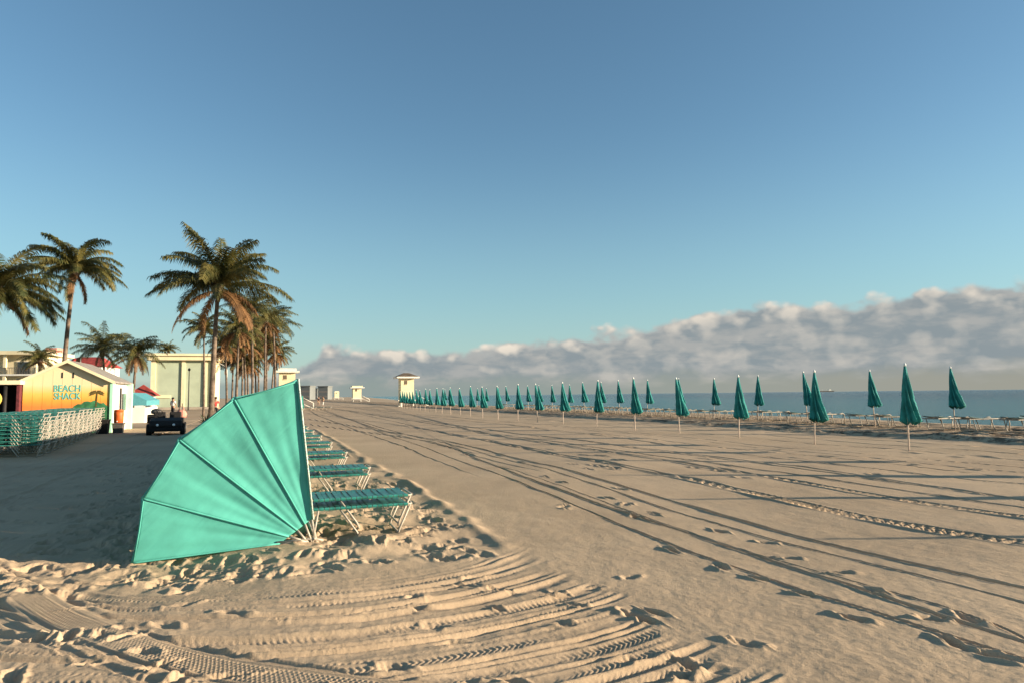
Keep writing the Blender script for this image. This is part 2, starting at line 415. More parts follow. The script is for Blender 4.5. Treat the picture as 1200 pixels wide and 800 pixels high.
        if pitch:
            lg = np.sin(2*np.pi*(ln/pitch + (.18 if lug < 0 else .55)*np.abs(dd)/hw))*np.where(lug < 0, np.cos(2*np.pi*dd/.062), 1.0)
            pz = pz + np.abs(lug)*np.tanh(lg*2.5)*sst(-k, -1.05, -.85)
        fd = fade(A[near]) if fade is not None else 1.0
        Z[near] = Z[near]*(1-flat*sst(-k, -1.0, -.75)*fd) + pz*wv*fd
        fine[near] *= 1-.65*fd*(1-sst(k, .8, 1.3))
    P_ = lambda *px: [ground(*q_) for q_ in px]
    rut(P_((1200, 750), (1133, 728), (1017, 688), (933, 662), (800, 623), (700, 590), (653, 570), (587, 550), (547, 533), (487, 513), (450, 508)), .075, .055, .022, seed=61)
    rut(P_((1200, 742), (1133, 721), (1017, 682), (933, 657), (800, 619), (700, 586.5), (653, 567), (587, 547.5), (547, 531)), .035, .035, .012, seed=161)
    rut(P_((1200, 768), (1153, 755), (1033, 717), (973, 697), (917, 680), (850, 657), (800, 640), (683, 595), (600, 563), (527, 535), (467, 513)), .055, .042, .014, seed=62)
    rut(P_((1200, 688), (1133, 672), (1067, 657), (987, 638), (883, 612), (800, 588), (700, 562), (633, 543), (567, 527), (500, 512), (457, 505)), .10, .055, .016, seed=63)
    rut(P_((1200, 705), (1083, 673), (1000, 652), (900, 627), (800, 600), (693, 567), (613, 543), (533, 522)), .06, .045, .016, seed=64)
    rut(P_((1200, 637), (1083, 618), (1000, 602), (933, 590), (833, 567), (720, 545), (627, 527), (533, 508), (483, 500)), .15, .020, .022, .13, .030, seed=65)
    rut(P_((1200, 607), (1100, 592), (1007, 577), (927, 565), (800, 542), (700, 528), (617, 515), (550, 503)), .14, .020, .022, .15, .028, seed=66)
    rr = np.random.default_rng(11)
    for i, t0 in enumerate([9.6, 10.9, 11.4, 12.6, 13.2, 14.3, 15.6, 16.9, 18.4, 19.6]):
        s_ = np.array([2, 8, 16, 26, 40, 60, 90]); tt = t0 + rr.normal(0, .28, 7) - .012*s_*rr.uniform(0, 3)
        pt = [ts2xy(a_, b_) for a_, b_ in zip(tt, s_)]
        pt = [p_ for p_ in pt if p_[1] > 1.5]
        rut(pt, rr.uniform(.05, .13), rr.uniform(.045, .075), .022, wander=.05, seed=70+i)
    for i, t0 in enumerate([3.6, 5.0, 7.2]):
        pt = [ts2xy(t0 + .02*s_ + .25*math.sin(s_/13+i), s_) for s_ in (14, 20, 28, 40, 60, 90)]
        rut(pt, .07, .04, .015, wander=.04, seed=95+i, fade=lambda a: sst(a, 13, 22))
    for i, t0 in enumerate([-4.2, -5.1]):
        pt = [ts2xy(t0 + .25*math.sin(s_/9+i), s_) for s_ in (5, 9, 14, 20, 30, 45)]
        rut(pt, .11, .03, .012, .1, .01, wander=.04, seed=105+i)
    # the wide tyre track across the near left corner, with worn ridges beside it
    LLp = P_((-60, 648), (0, 677), (80, 722), (170, 757), (300, 786), (450, 806), (560, 818))
    off = lambda k: [(a_+.35*k, b_+.93*k) for a_, b_ in LLp]
    for k, hw, dp, rm, pi_, lg in ((0, .21, .020, .016, 0, 0), (.175, .03, .014, .006, 0, 0), (-.17, .028, .016, .006, 0, 0), (-.32, .04, .012, .008, 0, 0), (0, .12, .003, .002, .036, -.0042)):
        rut(off(k), hw, dp, rm, pi_, lg, along_x=True, seed=120+int(k*100), flat=.92 if hw > .2 else .3, wander=.012)
    # --- footprints and dents
    DN = np.zeros_like(X); RM = np.zeros_like(X)
    def stamp(x0, y0, rad, fn):
        if y0 < 2.6: return
        i0 = np.searchsorted(-inv, -1/max(y0-rad, 2.31)); i1 = np.searchsorted(-inv, -1/(y0+rad))
        t0_ = x0*CT+y0*ST; c0 = np.searchsorted(tc, t0_-rad*1.3); c1 = np.searchsorted(tc, t0_+rad*1.3)
        if i1 <= i0+1 or c1 <= c0: return
        sl_ = (slice(max(i0-1, 0), i1+1), slice(max(c0-1, 0), c1+1))
        dn, rm = fn(X[sl_]-x0, Y[sl_]-y0)
        DN[sl_] = np.minimum(DN[sl_], dn); RM[sl_] = np.maximum(RM[sl_], rm)
    def dent(x0, y0, l, wd, a, dep, rim):
        ca, sa = math.cos(a), math.sin(a)
        ph = rr.uniform(0, 6.28)
        def fn(dx_, dy_):
            p = (dx_*ca+dy_*sa)/l; q_ = (-dx_*sa+dy_*ca)/wd; th = np.arctan2(q_, p)
            r_ = np.hypot(p, q_)*(1+.14*np.sin(2*th+ph)+.1*np.sin(3*th-ph)+.08*np.sin(7*th+2*ph)+.05*np.sin(11*th-ph))
            return -dep*sst(-r_, -1.15, -.1), rim*np.exp(-((r_-1.3)/.34)**2)*(1+.8*np.sin(th*2+ph))
        stamp(x0, y0, max(l, wd)*2.4, fn)
    for px, py in [(843, 619), (898, 632), (925, 650), (985, 668), (1028, 690), (888, 674), (940, 692), (1000, 721), (1113, 748), (1135, 722), (1168, 766), (1092, 722), (768, 600), (745, 604), (712, 583), (785, 640), (660, 566), (640, 560), (845, 660), (1120, 752), (728, 573), (672, 545), (690, 551), (610, 541), (80, 742), (45, 745), (180, 780), (120, 742), (205, 797), (15, 790), (742, 715), (765, 712), (755, 720), (875, 748), (805, 770)]:
        x0, y0 = ground(px, py)
        dent(x0, y0, rr.uniform(.10, .14), rr.uniform(.042, .06), R(110+rr.normal(0, 25)), rr.uniform(.03, .05), .012)
    for i in range(620):                                         # trampled round the loungers
        t_, s_ = rr.uniform(-2.6, 2.35), rr.uniform(6.9, 24)**1.0
        if rr.random() < .5: s_ = 6.9 + (s_-6.9)*.35
        x0, y0 = ts2xy(t_, s_)
        dent(x0, y0, rr.uniform(.09, .17), rr.uniform(.05, .1), rr.uniform(0, 3.14), rr.uniform(.02, .055), rr.uniform(.005, .014))
    for i in range(900):                                         # trampled round the row by the sea
        t_, s_ = rr.uniform(21, 30.5), rr.uniform(10, 62)
        x0, y0 = ts2xy(t_, s_)
        dent(x0, y0, rr.uniform(.12, .3), rr.uniform(.08, .2), rr.uniform(0, 3.14), rr.uniform(.06, .14), rr.uniform(.02, .05))
    for i in range(260):                                         # a few walkers over the graded sand
        t_, s_ = rr.uniform(3.2, 21), rr.uniform(9, 60)
        x0, y0 = ts2xy(t_, s_)
        dent(x0, y0, .14, .07, R(110+rr.normal(0, 30)), rr.uniform(.02, .06), .014)
    for i in range(45):                                          # near furrows
        x0, y0 = rr.uniform(-3.5, 1.2), rr.uniform(4.0, 6.6)
        dent(x0, y0, rr.uniform(.06, .16), rr.uniform(.03, .06), rr.uniform(-.6, .9), rr.uniform(.01, .04), .008)
    for i in range(500):
        t_, s_ = rr.uniform(-9, -2), rr.uniform(7, 30)
        x0, y0 = ts2xy(t_, s_)
        dent(x0, y0, .14, .08, rr.uniform(0, 3.14), rr.uniform(.02, .05), .012)
    Z += DN + RM*(1-sst(-DN, .004, .02)); fine *= (1-.5*sst(-DN, .01, .03))
    Z += fine
    # --- the beach face falls to the water; the coast swings right far away
    crest = 33 + np.maximum(Ss-130, 0)*.13
    Z = Z - np.maximum(Tt-crest+pn(Ss/14, Tt/14, 130)*1.2, 0)*.13
    Z = np.maximum(Z, -3.0)
    Z *= 1.0
    nv = nrow*ncol
    co = np.empty((nv, 3), np.float32); co[:, 0] = X.ravel(); co[:, 1] = Y.ravel(); co[:, 2] = Z.ravel()
    idx = np.arange(nv).reshape(nrow, ncol)
    quad = np.stack([idx[:-1, :-1], idx[:-1, 1:], idx[1:, 1:], idx[1:, :-1]], -1).reshape(-1, 4)
    # the sheet goes on behind the camera
    back_ = np.array([(X[0, c_], -60.0, Z[0, c_]) for c_ in range(0, ncol)], np.float32); e0 = nv
    co = np.concatenate([co, back_]); k_ = np.arange(ncol-1)
    quad = np.concatenate([quad, np.stack([e0+k_, e0+k_+1, k_+1, k_], -1)])
    me = bpy.data.meshes.new('beach_sand'); nf = len(quad)
    me.vertices.add(len(co)); me.vertices.foreach_set('co', co.ravel())
    me.loops.add(nf*4); me.loops.foreach_set('vertex_index', quad.ravel().astype(np.int32))
    me.polygons.add(nf); me.polygons.foreach_set('loop_start', np.arange(0, nf*4, 4, dtype=np.int32)); me.polygons.foreach_set('loop_total', np.full(nf, 4, np.int32))
    me.polygons.foreach_set('use_smooth', np.ones(nf, bool))
    me.update(calc_edges=True)
    o = bpy.data.objects.new('beach', me); COL.objects.link(o); o['kind'] = 'structure'
    def height(x, y):
        i = int(np.clip(np.searchsorted(-inv, -1/max(y, 2.31)), 1, nrow-1)); j = int(np.clip(np.searchsorted(tc, x*CT+y*ST), 1, ncol-1))
        return float(Z[i, j])
    return o, height
beach, height = build_beach()
sm = bpy.data.materials.new('sand'); sm.use_nodes = True
N = NT(sm.node_tree); b = N.n['Principled BSDF']; b.inputs['Roughness'].default_value = .95; b.inputs['Specular IOR Level'].default_value = .12
pos = N.new('ShaderNodeNewGeometry').outputs['Position']
big = N.noise(pos, .30, 6, .65); mid = N.noise(pos, 9.0, 4, .6); gr = N.noise(pos, 420.0, 2, .6)
c1 = N.mix(N.sstep(big, .3, .7), (.54, .395, .258), (.43, .31, .20))
c1 = N.mix(N.math('MULTIPLY', N.sstep(mid, .55, .8), .35), c1, (.42, .31, .18))
c1 = N.mix(N.math('MULTIPLY', N.sstep(gr, .52, .75), .5), c1, (.27, .20, .13))
c1 = N.mix(N.math('MULTIPLY', N.sstep(N.noise(pos, 75, 4, .7), .5, .72), .30), c1, (.27, .19, .115))
c1 = N.mix(N.math('MULTIPLY', N.sstep(N.noise(pos, 48, 4, .7), .54, .72), .25), c1, (.66, .52, .37))
sx = N.new('ShaderNodeSeparateXYZ'); N.l.new(pos, sx.inputs[0])
gt = N.math('ADD', N.math('MULTIPLY', sx.outputs[0], CT), N.math('MULTIPLY', sx.outputs[1], ST)); gs = N.math('ADD', N.math('MULTIPLY', sx.outputs[0], -ST), N.math('MULTIPLY', sx.outputs[1], CT))
berm = N.math('MULTIPLY', N.sstep(N.math('ADD', gt, N.math('MULTIPLY', N.noise(pos, .8, 3), 2.0)), 21.3, 22.6), N.sstep(gt, 32, 29.5))
wrack = N.math('MULTIPLY', N.sstep(N.noise(pos, 2.6, 6, .7), .45, .57), berm)      # dry weed and litter along the high-water line
c1 = N.mix(N.math('MULTIPLY', wrack, .85), c1, (.095, .065, .042))
N.l.new(c1, b.inputs['Base Color'])
streak = N.noise(N.comb(gt, N.math('MULTIPLY', gs, .07), 0), 2.6, 5, .62)
b3 = N.new('ShaderNodeBump'); b3.inputs['Strength'].default_value = .8; b3.inputs['Distance'].default_value = .018
N.put(b3.inputs['Height'], N.math('MULTIPLY', streak, N.math('MULTIPLY', N.sstep(gt, 3.5, 8), N.sstep(gt, 22, 19))))
b4 = N.new('ShaderNodeBump'); b4.inputs['Strength'].default_value = 1.0; b4.inputs['Distance'].default_value = .20
N.put(b4.inputs['Height'], N.math('MULTIPLY', N.noise(pos, 2.2, 5, .62), berm)); N.l.new(b3.outputs[0], b4.inputs['Normal'])
b1 = N.new('ShaderNodeBump'); b1.inputs['Strength'].default_value = .55; b1.inputs['Distance'].default_value = .012; N.put(b1.inputs['Height'], N.noise(pos, 26, 5, .65))
N.l.new(b4.outputs[0], b1.inputs['Normal'])
b2 = N.new('ShaderNodeBump'); b2.inputs['Strength'].default_value = .6; b2.inputs['Distance'].default_value = .007; N.put(b2.inputs['Height'], N.noise(pos, 105, 4, .7)); N.l.new(b1.outputs[0], b2.inputs['Normal'])
N.l.new(b2.outputs[0], b.inputs['Normal'])
beach.data.materials.append(sm)

# ------------------------------------------------------------------ the sea
SEA_Z = -.50
mb = MB()
mb.add([(-60000, -300, 0), (60000, -300, 0), (60000, 90000, 0), (-60000, 90000, 0)], [(0, 1, 2, 3)])
sea = mb.build('sea', None, loc=(0, 0, SEA_Z)); sea['kind'] = 'structure'; sea.data.materials.clear()
wm = bpy.data.materials.new('sea_water'); wm.use_nodes = True
N = NT(wm.node_tree); b = N.n['Principled BSDF']; b.inputs['Roughness'].default_value = .16; b.inputs['IOR'].default_value = 1.33; b.inputs['Specular IOR Level'].default_value = .2
pos = N.new('ShaderNodeNewGeometry').outputs['Position']; s3 = N.new('ShaderNodeSeparateXYZ'); N.l.new(pos, s3.inputs[0])
tt = N.math('ADD', N.math('MULTIPLY', s3.outputs[0], CT), N.math('MULTIPLY', s3.outputs[1], ST))
ss = N.math('ADD', N.math('MULTIPLY', s3.outputs[0], -ST), N.math('MULTIPLY', s3.outputs[1], CT))
tt = N.math('SUBTRACT', tt, N.math('MULTIPLY', N.math('MAXIMUM', N.math('SUBTRACT', ss, 130), 0), .13))
wcol = N.mix(N.sstep(tt, 40, 260), (.030, .165, .18), (.010, .072, .096))
rowv = N.comb(N.math('MULTIPLY', tt, 1.0), N.math('MULTIPLY', ss, .10), 0)
fo = N.noise(rowv, .42, 6, .62, .4)
foam = N.math('MULTIPLY', N.sstep(fo, .585, .66), N.math('MULTIPLY', N.sstep(tt, 54, 42), N.sstep(tt, 34, 38)))
fo2 = N.math('MULTIPLY', N.sstep(N.noise(pos, 1.6, 5, .7), .40, .52), N.sstep(N.math('ABSOLUTE', N.math('SUBTRACT', N.math('ADD', tt, N.math('MULTIPLY', N.math('SUBTRACT', N.noise(N.comb(N.math('MULTIPLY', ss, .05), 0, 0), 1.0, 3), .5), 5.0)), 39.5)), 1.5, .3))
foam = N.math('MAXIMUM', foam, fo2)
N.l.new(N.mix(foam, wcol, (.62, .64, .60)), b.inputs['Base Color'])
N.put(b.inputs['Roughness'], N.lin(foam, 0, 1, .16, .8))
wv = N.math('ADD', N.math('MULTIPLY', N.noise(rowv, .9, 5, .6), 1.0), N.math('MULTIPLY', N.noise(pos, 1.7, 5, .65), .55))
bp = N.new('ShaderNodeBump'); bp.inputs['Strength'].default_value = 1.0; bp.inputs['Distance'].default_value = .9; N.put(bp.inputs['Height'], wv); N.l.new(bp.outputs[0], b.inputs['Normal'])
sea.data.materials.append(wm)

# paved promenade beside the palms
pth = MB()
pl = [(-36, 30), (-23.5, 30), (-23.5, 300), (-36, 300)]
pth.add([(*ts2xy(t, s), .12) for t, s in pl] + [(*ts2xy(t, s), -.3) for t, s in pl], [(0, 1, 2, 3), (4, 7, 6, 5), (0, 4, 5, 1), (1, 5, 6, 2), (2, 6, 7, 3), (3, 7, 4, 0)])
pth.build('path', M['concrete'])['kind'] = 'structure'

# ------------------------------------------------------------------ cabana: folding canopy of five hoops over the head of a lounger
HOOPS = [R(95), R(117.5), R(140), R(162.5), R(184)]
CR, PZ, CW = 1.81, .05, 1.62
def make_cabana(name='beach_cabana'):
    root = thing(name, 'turquoise folding canopy with ribbed quarter-round side nearest the camera', 'cabana')
    rnd = random.Random(5)
    inner = [(.03, .25), (-.045, .20), (-.13, .14), (-.22, .075), (-.315, .005)]
    outer = [(CR*math.cos(a), PZ+CR*math.sin(a)) for a in HOOPS]
    mb = MB()
    NA, NRD, NWD = 18, 44, 12
    def wr(i, k, j):                                            # soft folds in a side panel
        x = j/NRD; y_ = k/NA
        return (.020*math.sin(math.pi*y_)*math.sin(math.pi*min(1, x*1.1)) +
                .007*math.sin(5*x+4*y_+i*1.7)*math.sin(math.pi*y_) + .003*math.sin(13*x-7*y_+i*2.3)*math.sin(math.pi*y_)*x + .0035*math.sin(2.1*x-17*y_+i+1.2*math.sin(3*x+i))*math.sin(math.pi*x) + .0022*math.sin(6*x+27*y_+2*i)*math.sin(math.pi*y_)*x**2)
    for yside in (0, CW):
        sg = 1 if yside == 0 else -1
        for i in range(4):
            vs, fs = [], []
            for k in range(NA+1):
                f = k/NA
                ix = inner[i][0]*(1-f)+inner[i+1][0]*f; iz = inner[i][1]*(1-f)+inner[i+1][1]*f
                ox = outer[i][0]*(1-f)+outer[i+1][0]*f; oz = outer[i][1]*(1-f)+outer[i+1][1]*f
                sag = .012*math.sin(math.pi*f); ox *= 1-sag; oz = PZ+(oz-PZ)*(1-sag)
                for j in range(NRD+1):
                    g = j/NRD
                    vs.append((ix*(1-g)+ox*g, yside+sg*wr(i, k, j), iz*(1-g)+oz*g))
            for k in range(NA):
                for j in range(NRD):
                    a = k*(NRD+1)+j; fs.append((a, a+1, a+NRD+2, a+NRD+1))
            mb.add(vs, fs, True)
    for i in range(4):                                          # the gores over the top
        vs, fs = [], []
        for k in range(NA+1):
            f = k/NA
            ox = outer[i][0]*(1-f)+outer[i+1][0]*f; oz = outer[i][1]*(1-f)+outer[i+1][1]*f
            for j in range(NWD+1):
                g = j/NWD
                sag = .012*math.sin(math.pi*f)+.03*math.sin(math.pi*f)*math.sin(math.pi*g)
                vs.append((ox*(1-sag), CW*g, PZ+(oz-PZ)*(1-sag)))
        for k in range(NA):
            for j in range(NWD):
                a = k*(NWD+1)+j; fs.append((a, a+1, a+NWD+2, a+NWD+1))
        mb.add(vs, fs, True)
    can = mb.build('canopy', M['canvas'], root)
    so_ = can.modifiers.new('cloth', 'SOLIDIFY'); so_.thickness = .004; so_.offset = 0
    for i, a in enumerate(HOOPS):                               # hoop in its sewn sleeve
        h = MB()
        p = [Vector((inner[i][0], -.006, inner[i][1])), Vector((outer[i][0], -.006, outer[i][1])), Vector((outer[i][0], CW+.006, outer[i][1])), Vector((inner[i][0], CW+.006, inner[i][1]))]
        pts = []
        n_ = 9
        for k in range(n_): pts.append(p[0].lerp(p[1], k/n_))
        dirr = (p[1]-p[0]).normalized()
        for k in range(7):
            t = math.pi/2*k/6; pts.append(p[1]-dirr*.06+Vector((0, .06, 0)) + dirr*.06*math.sin(t) - Vector((0, .06*math.cos(t), 0)))
        for k in range(1, 6): pts.append(p[1].lerp(p[2], k/6))
        for k in range(7):
            t = math.pi/2*k/6; pts.append(p[2]-dirr*.06-Vector((0, .06, 0)) + dirr*.06*math.cos(t) + Vector((0, .06*math.sin(t), 0)))
        for k in range(n_-1, -1, -1): pts.append(p[3].lerp(p[2], k/n_))
        h.tube(pts, .010, 8)
        hoop = h.build('hoop', M['canvas'], root)
        for yy in (0, CW):
            st = MB()
            end = Vector((.02 if i < 3 else -.02, yy, PZ-.02)) + Vector(((.05, 0, -.02), (.02, 0, -.06), (-.02, 0, -.05), (-.0, 0, -.03), (.01, 0, -.03))[i])
            st.tube([(inner[i][0], yy, inner[i][1]), end], .013, 6)
            st.build('hoop_end', M['tube'], hoop)
    for yy in (-.012, CW+.012):
        for i in range(4):
            hm = MB(); a_, b_ = Vector((outer[i][0], yy, outer[i][1])), Vector((outer[i+1][0], yy, outer[i+1][1]))
            k_ = Vector((0, 0, PZ)); k_.y = yy
            q = [k_+(a_-k_)*.985, k_+(b_-k_)*.985]
            hm.tube([q[0].lerp(q[1], .03), q[0].lerp(q[1], .5)*.996+k_*.004, q[0].lerp(q[1], .97)], .0065, 5)
            hm.build('hem', M['canvas'], root)
    ed = MB()
    ed.tube([(.045, -.02, .25), (outer[0][0]+.022, -.02, outer[0][1]-.03), (outer[0][0]+.022, .01, outer[0][1]+.005), (outer[0][0]+.022, CW-.01, outer[0][1]+.005), (outer[0][0]+.022, CW+.02, outer[0][1]-.03), (.045, CW+.02, .25)], .010, 6)
    ed.build('edge_binding', M['rope'], root)
    bs = MB()
    bs.tube([(.06, -.02, PZ-.02), (.06, CW+.02, PZ-.02)], .016, 6)
    bs.tube([(-.35, 0, .02), (.06, 0, PZ-.02), (.16, 0, .0)], .013, 6); bs.tube([(-.35, CW, .02), (.06, CW, PZ-.02), (.16, CW, .0)], .013, 6)
    bs.tube([(.10, 0, .34), (.03, 0, -.08)], .012, 6); bs.tube([(.03, 0, .25), (.10, 0, -.08)], .012, 6); bs.tube([(.07, CW, .34), (.02, CW, -.08)], .012, 6)
    bs.build('base_frame', M['tube'], root)
    return root
# ------------------------------------------------------------------ strap lounger
LZ = .34
def make_lounger(name='strap_lounger', LZ=LZ, tr=.0135, strapm='strap', loop_end=False, tm='tube'):
    root = thing(name, 'lounger', 'lounger')
    hw, L = .31, 1.93; x1 = L/2; x0 = -L/2; xb = -.22
    def arc(cx, cy, r, a0, a1, n=5): return [(cx+r*math.cos(a0+(a1-a0)*k/n), cy+r*math.sin(a0+(a1-a0)*k/n)) for k in range(n+1)]
    f = MB(); r = .06
    loop = arc(x1-r, hw-r, r, R(90), 0) + arc(x1-r, -hw+r, r, 0, R(-90)) + arc(x0+r, -hw+r, r, R(-90), R(-180)) + arc(x0+r, hw-r, r, R(180), R(90))
    loop.append(loop[0])
    f.tube([(x, y, LZ) for x, y in loop], tr, 6, cap=False)
    if loop_end:
        for sg in (-1, 1): f.tube([(x1-.5, sg*(hw+.03), LZ-.01), (x1-.12, sg*(hw+.03), LZ+.035), (x1-.02, sg*(hw+.03), LZ-.02), (x1+.0, sg*(hw+.03), LZ*.5), (x1-.03, sg*(hw+.03), -.02)], tr, 6)
    for xx in (xb, .45): f.tube([(xx, -hw, LZ-.02), (xx, hw, LZ-.02)], tr*.8, 6)
    f.build('frame', M[tm], root)
    def straps(xa, xz, nm):
        mb = MB(); n = round((xz-xa)/.0605)
        for k in range(n):
            x = xa+(xz-xa)*(k+.5)/n; hx = .0265; sg = .006*math.sin(k*2.1)
            ring = [(-hw-.018, LZ), (-hw-.008, LZ+.017), (-hw*.5, LZ+.011+sg), (hw*.5, LZ+.011+sg), (hw+.008, LZ+.017), (hw+.018, LZ), (hw+.008, LZ-.017), (hw*.5, LZ-.013), (-hw*.5, LZ-.013), (-hw-.008, LZ-.017)]
            m_ = len(ring)
            vs = [(x-hx, y, z) for y, z in ring] + [(x+hx, y, z) for y, z in ring]
            mb.add(vs, [(i, (i+1) % m_, (i+1) % m_+m_, i+m_) for i in range(m_)], False)
        return mb.build(nm, M[strapm], root)
    straps(xb+.02, x1-.05, 'seat'); bk = straps(x0+.05, xb-.02, 'backrest')
    if loop_end:                                                # back section tipped up a little
        bk.location = (xb, 0, LZ); bk.rotation_euler = (0, R(7), 0); bk.data.transform(Matrix.Translation((-xb, 0, -LZ))); bk.data.materials.clear(); bk.data.materials.append(M['strapd'])
    for sg in (-1, 1):
        y = sg*(hw-.012)
        for top, bot in ((x1-.02, x1-.17), (.10, .33), (-.74, -.60)):
            mb = MB(); mb.tube([(top, y, LZ-.008), (bot+(top-bot)*.12, y, .05), (bot, y*.98, -.02)], tr*.93, 6)
            mb.build('leg', M[tm], root)
    for xx in (x1-.17, .33, -.60):
        mb = MB(); mb.tube([(xx, -hw+.012, .012), (xx, hw-.012, .012)], tr*.93, 6); mb.build('foot_bar', M[tm], root)
    return root
ORD = ['first', 'second', 'third', 'fourth', 'fifth', 'sixth', 'seventh', 'eighth', 'ninth', 'tenth', 'eleventh', 'twelfth', 'thirteenth', 'fourteenth', 'fifteenth', 'sixteenth', 'seventeenth', 'eighteenth', 'nineteenth', 'twentieth', 'twenty-first', 'twenty-second', 'twenty-third', 'twenty-fourth', 'twenty-fifth', 'twenty-sixth']
cab0 = make_cabana(); lng0 = make_lounger(); sea_lng = make_lounger('sun_lounger', .44, .019, 'strapw', True, 'tubes')
sea_used = False
S0, DS, NC = 8.33, 1.71, 15
t_p = xy2ts(*ground(362, 634))
S0 = t_p[1]; T0 = t_p[0]
first_l = True
for k in range(NC):
    s_ = S0 + DS*k; x, y = ts2xy(T0, s_)
    lab = ('big turquoise folding canopy, nearest the camera, its ribbed quarter-round side in full sun' if k == 0 else
           'turquoise folding canopy hidden close behind the big one, %s back in its row' % ORD[k])
    if k == 0: cab0.location = (x, y, 0); cab0.rotation_euler = (0, 0, TH); cab0['label'] = lab; cab0['group'] = 'canopies over the landward loungers'
    else: copy_thing(cab0, (x, y, 0), TH, lab, 'canopies over the landward loungers')
    if k % 2: continue
    if k > 12: continue
    for lv in range(2):
        x, y = ts2xy(T0+.25, s_+.40)
        which = 'upper' if lv else 'lower'; kk = k//2
        lab = ('green strap lounger poking out from the big turquoise canopy, %s of its stacked pair' % which if k == 0 else
               'green strap lounger behind the big canopy, %s of the %s stacked pair back' % (which, ORD[kk]))
        z = .105*lv
        if first_l: lng0.location = (x, y, z); lng0.rotation_euler = (0, 0, TH); lng0['label'] = lab; lng0['group'] = 'loungers in the canopy row'; first_l = False
        else: copy_thing(lng0, (x, y, z), TH, lab, 'loungers in the canopy row')

# ------------------------------------------------------------------ closed beach umbrellas
def make_umbrella(seed):
    root = thing('beach_umbrella', 'umbrella', 'umbrella')
    rnd = random.Random(seed)
    zt, zb = 2.30, .76
    NU, NV = 96, 26
    fold = [rnd.uniform(.75, 1.25) for _ in range(8)]; tw = rnd.uniform(.5, 1.1)*rnd.choice((-1, 1)); ph = rnd.uniform(0, 6.28)
    lean = rnd.uniform(.10, .17); spread = rnd.uniform(.20, .245)
    vs, fs = [], []
    for j in range(NV+1):
        v = j/NV; rad0 = .028+spread*v**.95
        cx = lean*v**1.4
        for i in range(NU):
            a = 2*math.pi*i/NU; wv = a*8/(2*math.pi)+tw*v*1.6+ph
            k = int(math.floor(wv)) % 8; fr = wv-math.floor(wv)
            ridge = abs(fr-.5)*2                                # 0 mid-gore, 1 on a rib
            rad = rad0*(1-.09*math.exp(-((v-.60)/.06)**2))
            rr_ = rad*(1-.52*min(1, v*2.2)*fold[k]*(1-ridge)**.9 + .12*v*ridge*fold[k])
            z = zt-(zt-zb)*v - .055*v**6*(1-ridge)*fold[k] + .05*v**8*ridge
            ex = 1+.25*v*max(0, math.cos(a))
            vs.append((cx+rr_*math.cos(a)*ex, rr_*math.sin(a), z))
    for j in range(NV):
        for i in range(NU):
            i2 = (i+1) % NU; fs.append((j*NU+i, (j+1)*NU+i, (j+1)*NU+i2, j*NU+i2))
    o = len(vs)                                                 # the cloth turns in at its hem
    for i in range(NU):
        q = vs[NV*NU+i]; vs.append((q[0]*.55+.03, q[1]*.55, q[2]+.16))
    for i in range(NU):
        i2 = (i+1) % NU; fs.append((NV*NU+i, o+i, o+i2, NV*NU+i2))
    fs.append(tuple(o+i for i in range(NU)))
    mb = MB(); mb.add(vs, fs, True); can = mb.build('canopy', M['umb'], root)
    mb = MB(); mb.tube([(0, 0, -.35), (0, 0, 2.36)], .021, 8); mb.build('pole', M['pole'], root)
    mb = MB(); mb.lathe([(.012, 2.28), (.034, 2.30), (.036, 2.335), (.022, 2.37), (.006, 2.385)], 10); mb.build('finial', M['finial'], root)
    return root
UMB = [make_umbrella(s) for s in (2, 5, 9, 14)]
used = [False]*4
urnd = random.Random(4)
def put_umbrella(i, x, y, z, label, group, sc_=1.0):
    k = i % 4; rz = R(urnd.uniform(-32, 32)); s = urnd.uniform(.96, 1.03)*sc_
    if not used[k]:
        o = UMB[k]; o.location = (x, y, z); o.rotation_euler = (0, 0, rz); o.scale = (s, s, s); o['label'] = label; o['group'] = group; used[k] = True
    else: o = copy_thing(UMB[k], (x, y, z), rz, label, group, (s, s, s))
    o.rotation_euler = (R(urnd.uniform(-2.6, 2.6)), R(urnd.uniform(-2.6, 2.6)), rz)
front = [(2200, 6.9), (1640, 10.0), (1352, 12.9), (1183, 15.9), (1061.7, 18.85), (952, 22.0), (864.4, 25.0), (795.2, 28.2), (743.3, 31.4), (698.3, 34.7), (659.5, 38), (629.7, 41.2), (606.5, 44.3), (583.5, 47.6), (565.5, 50.8), (551, 54), (539.5, 57.2), (528, 60.4), (518, 63.6), (510.5, 66.8), (503.7, 70), (498, 73.2), (492.5, 76.4), (488.5, 79.6), (484, 82.8), (480.5, 86), (477, 89), (474, 92), (471.5, 95), (469, 98)]
nf = 0
for i, (px, d) in enumerate(front):
    if i < 4:                                                   # the row goes on towards the camera beyond the right edge
        tt_, ss_ = 16.0, d
        x = 11.35 + (18.85-d)*.335; y = d
        put_umbrella(i, x, y, 0.0, 'closed teal umbrella beyond the right edge, throwing a long shadow over the sand', 'closed umbrellas in the inner row')
        continue
    x, y = lateral(px, d), d
    nf += 1
    lab = ('closed teal umbrella in the inner row, %s from its right end' % ORD[nf-1]) if nf <= 16 else 'small far closed teal umbrella crowded beside the cream lifeguard tower'
    if nf == 1: lab = 'tallest closed teal umbrella, nearest the camera on the right of the sand'
    put_umbrella(i, x, y, min(0, height(x, y))-.01, lab, 'closed umbrellas in the inner row' if nf <= 16 else 'far umbrellas by the lifeguard tower')
back = [(1117, 26.4), (1023.5, 29.9), (945, 33.1), (886.9, 36.7), (836, 40.2), (795, 43.7), (758, 47), (725.5, 50.2), (706, 53.3), (684.5, 56.5), (666.5, 59.8), (647, 63), (632.5, 66), (619, 69), (594, 75), (584, 78), (570, 83), (559, 89), (538, 98), (526, 104), (521.5, 108)]
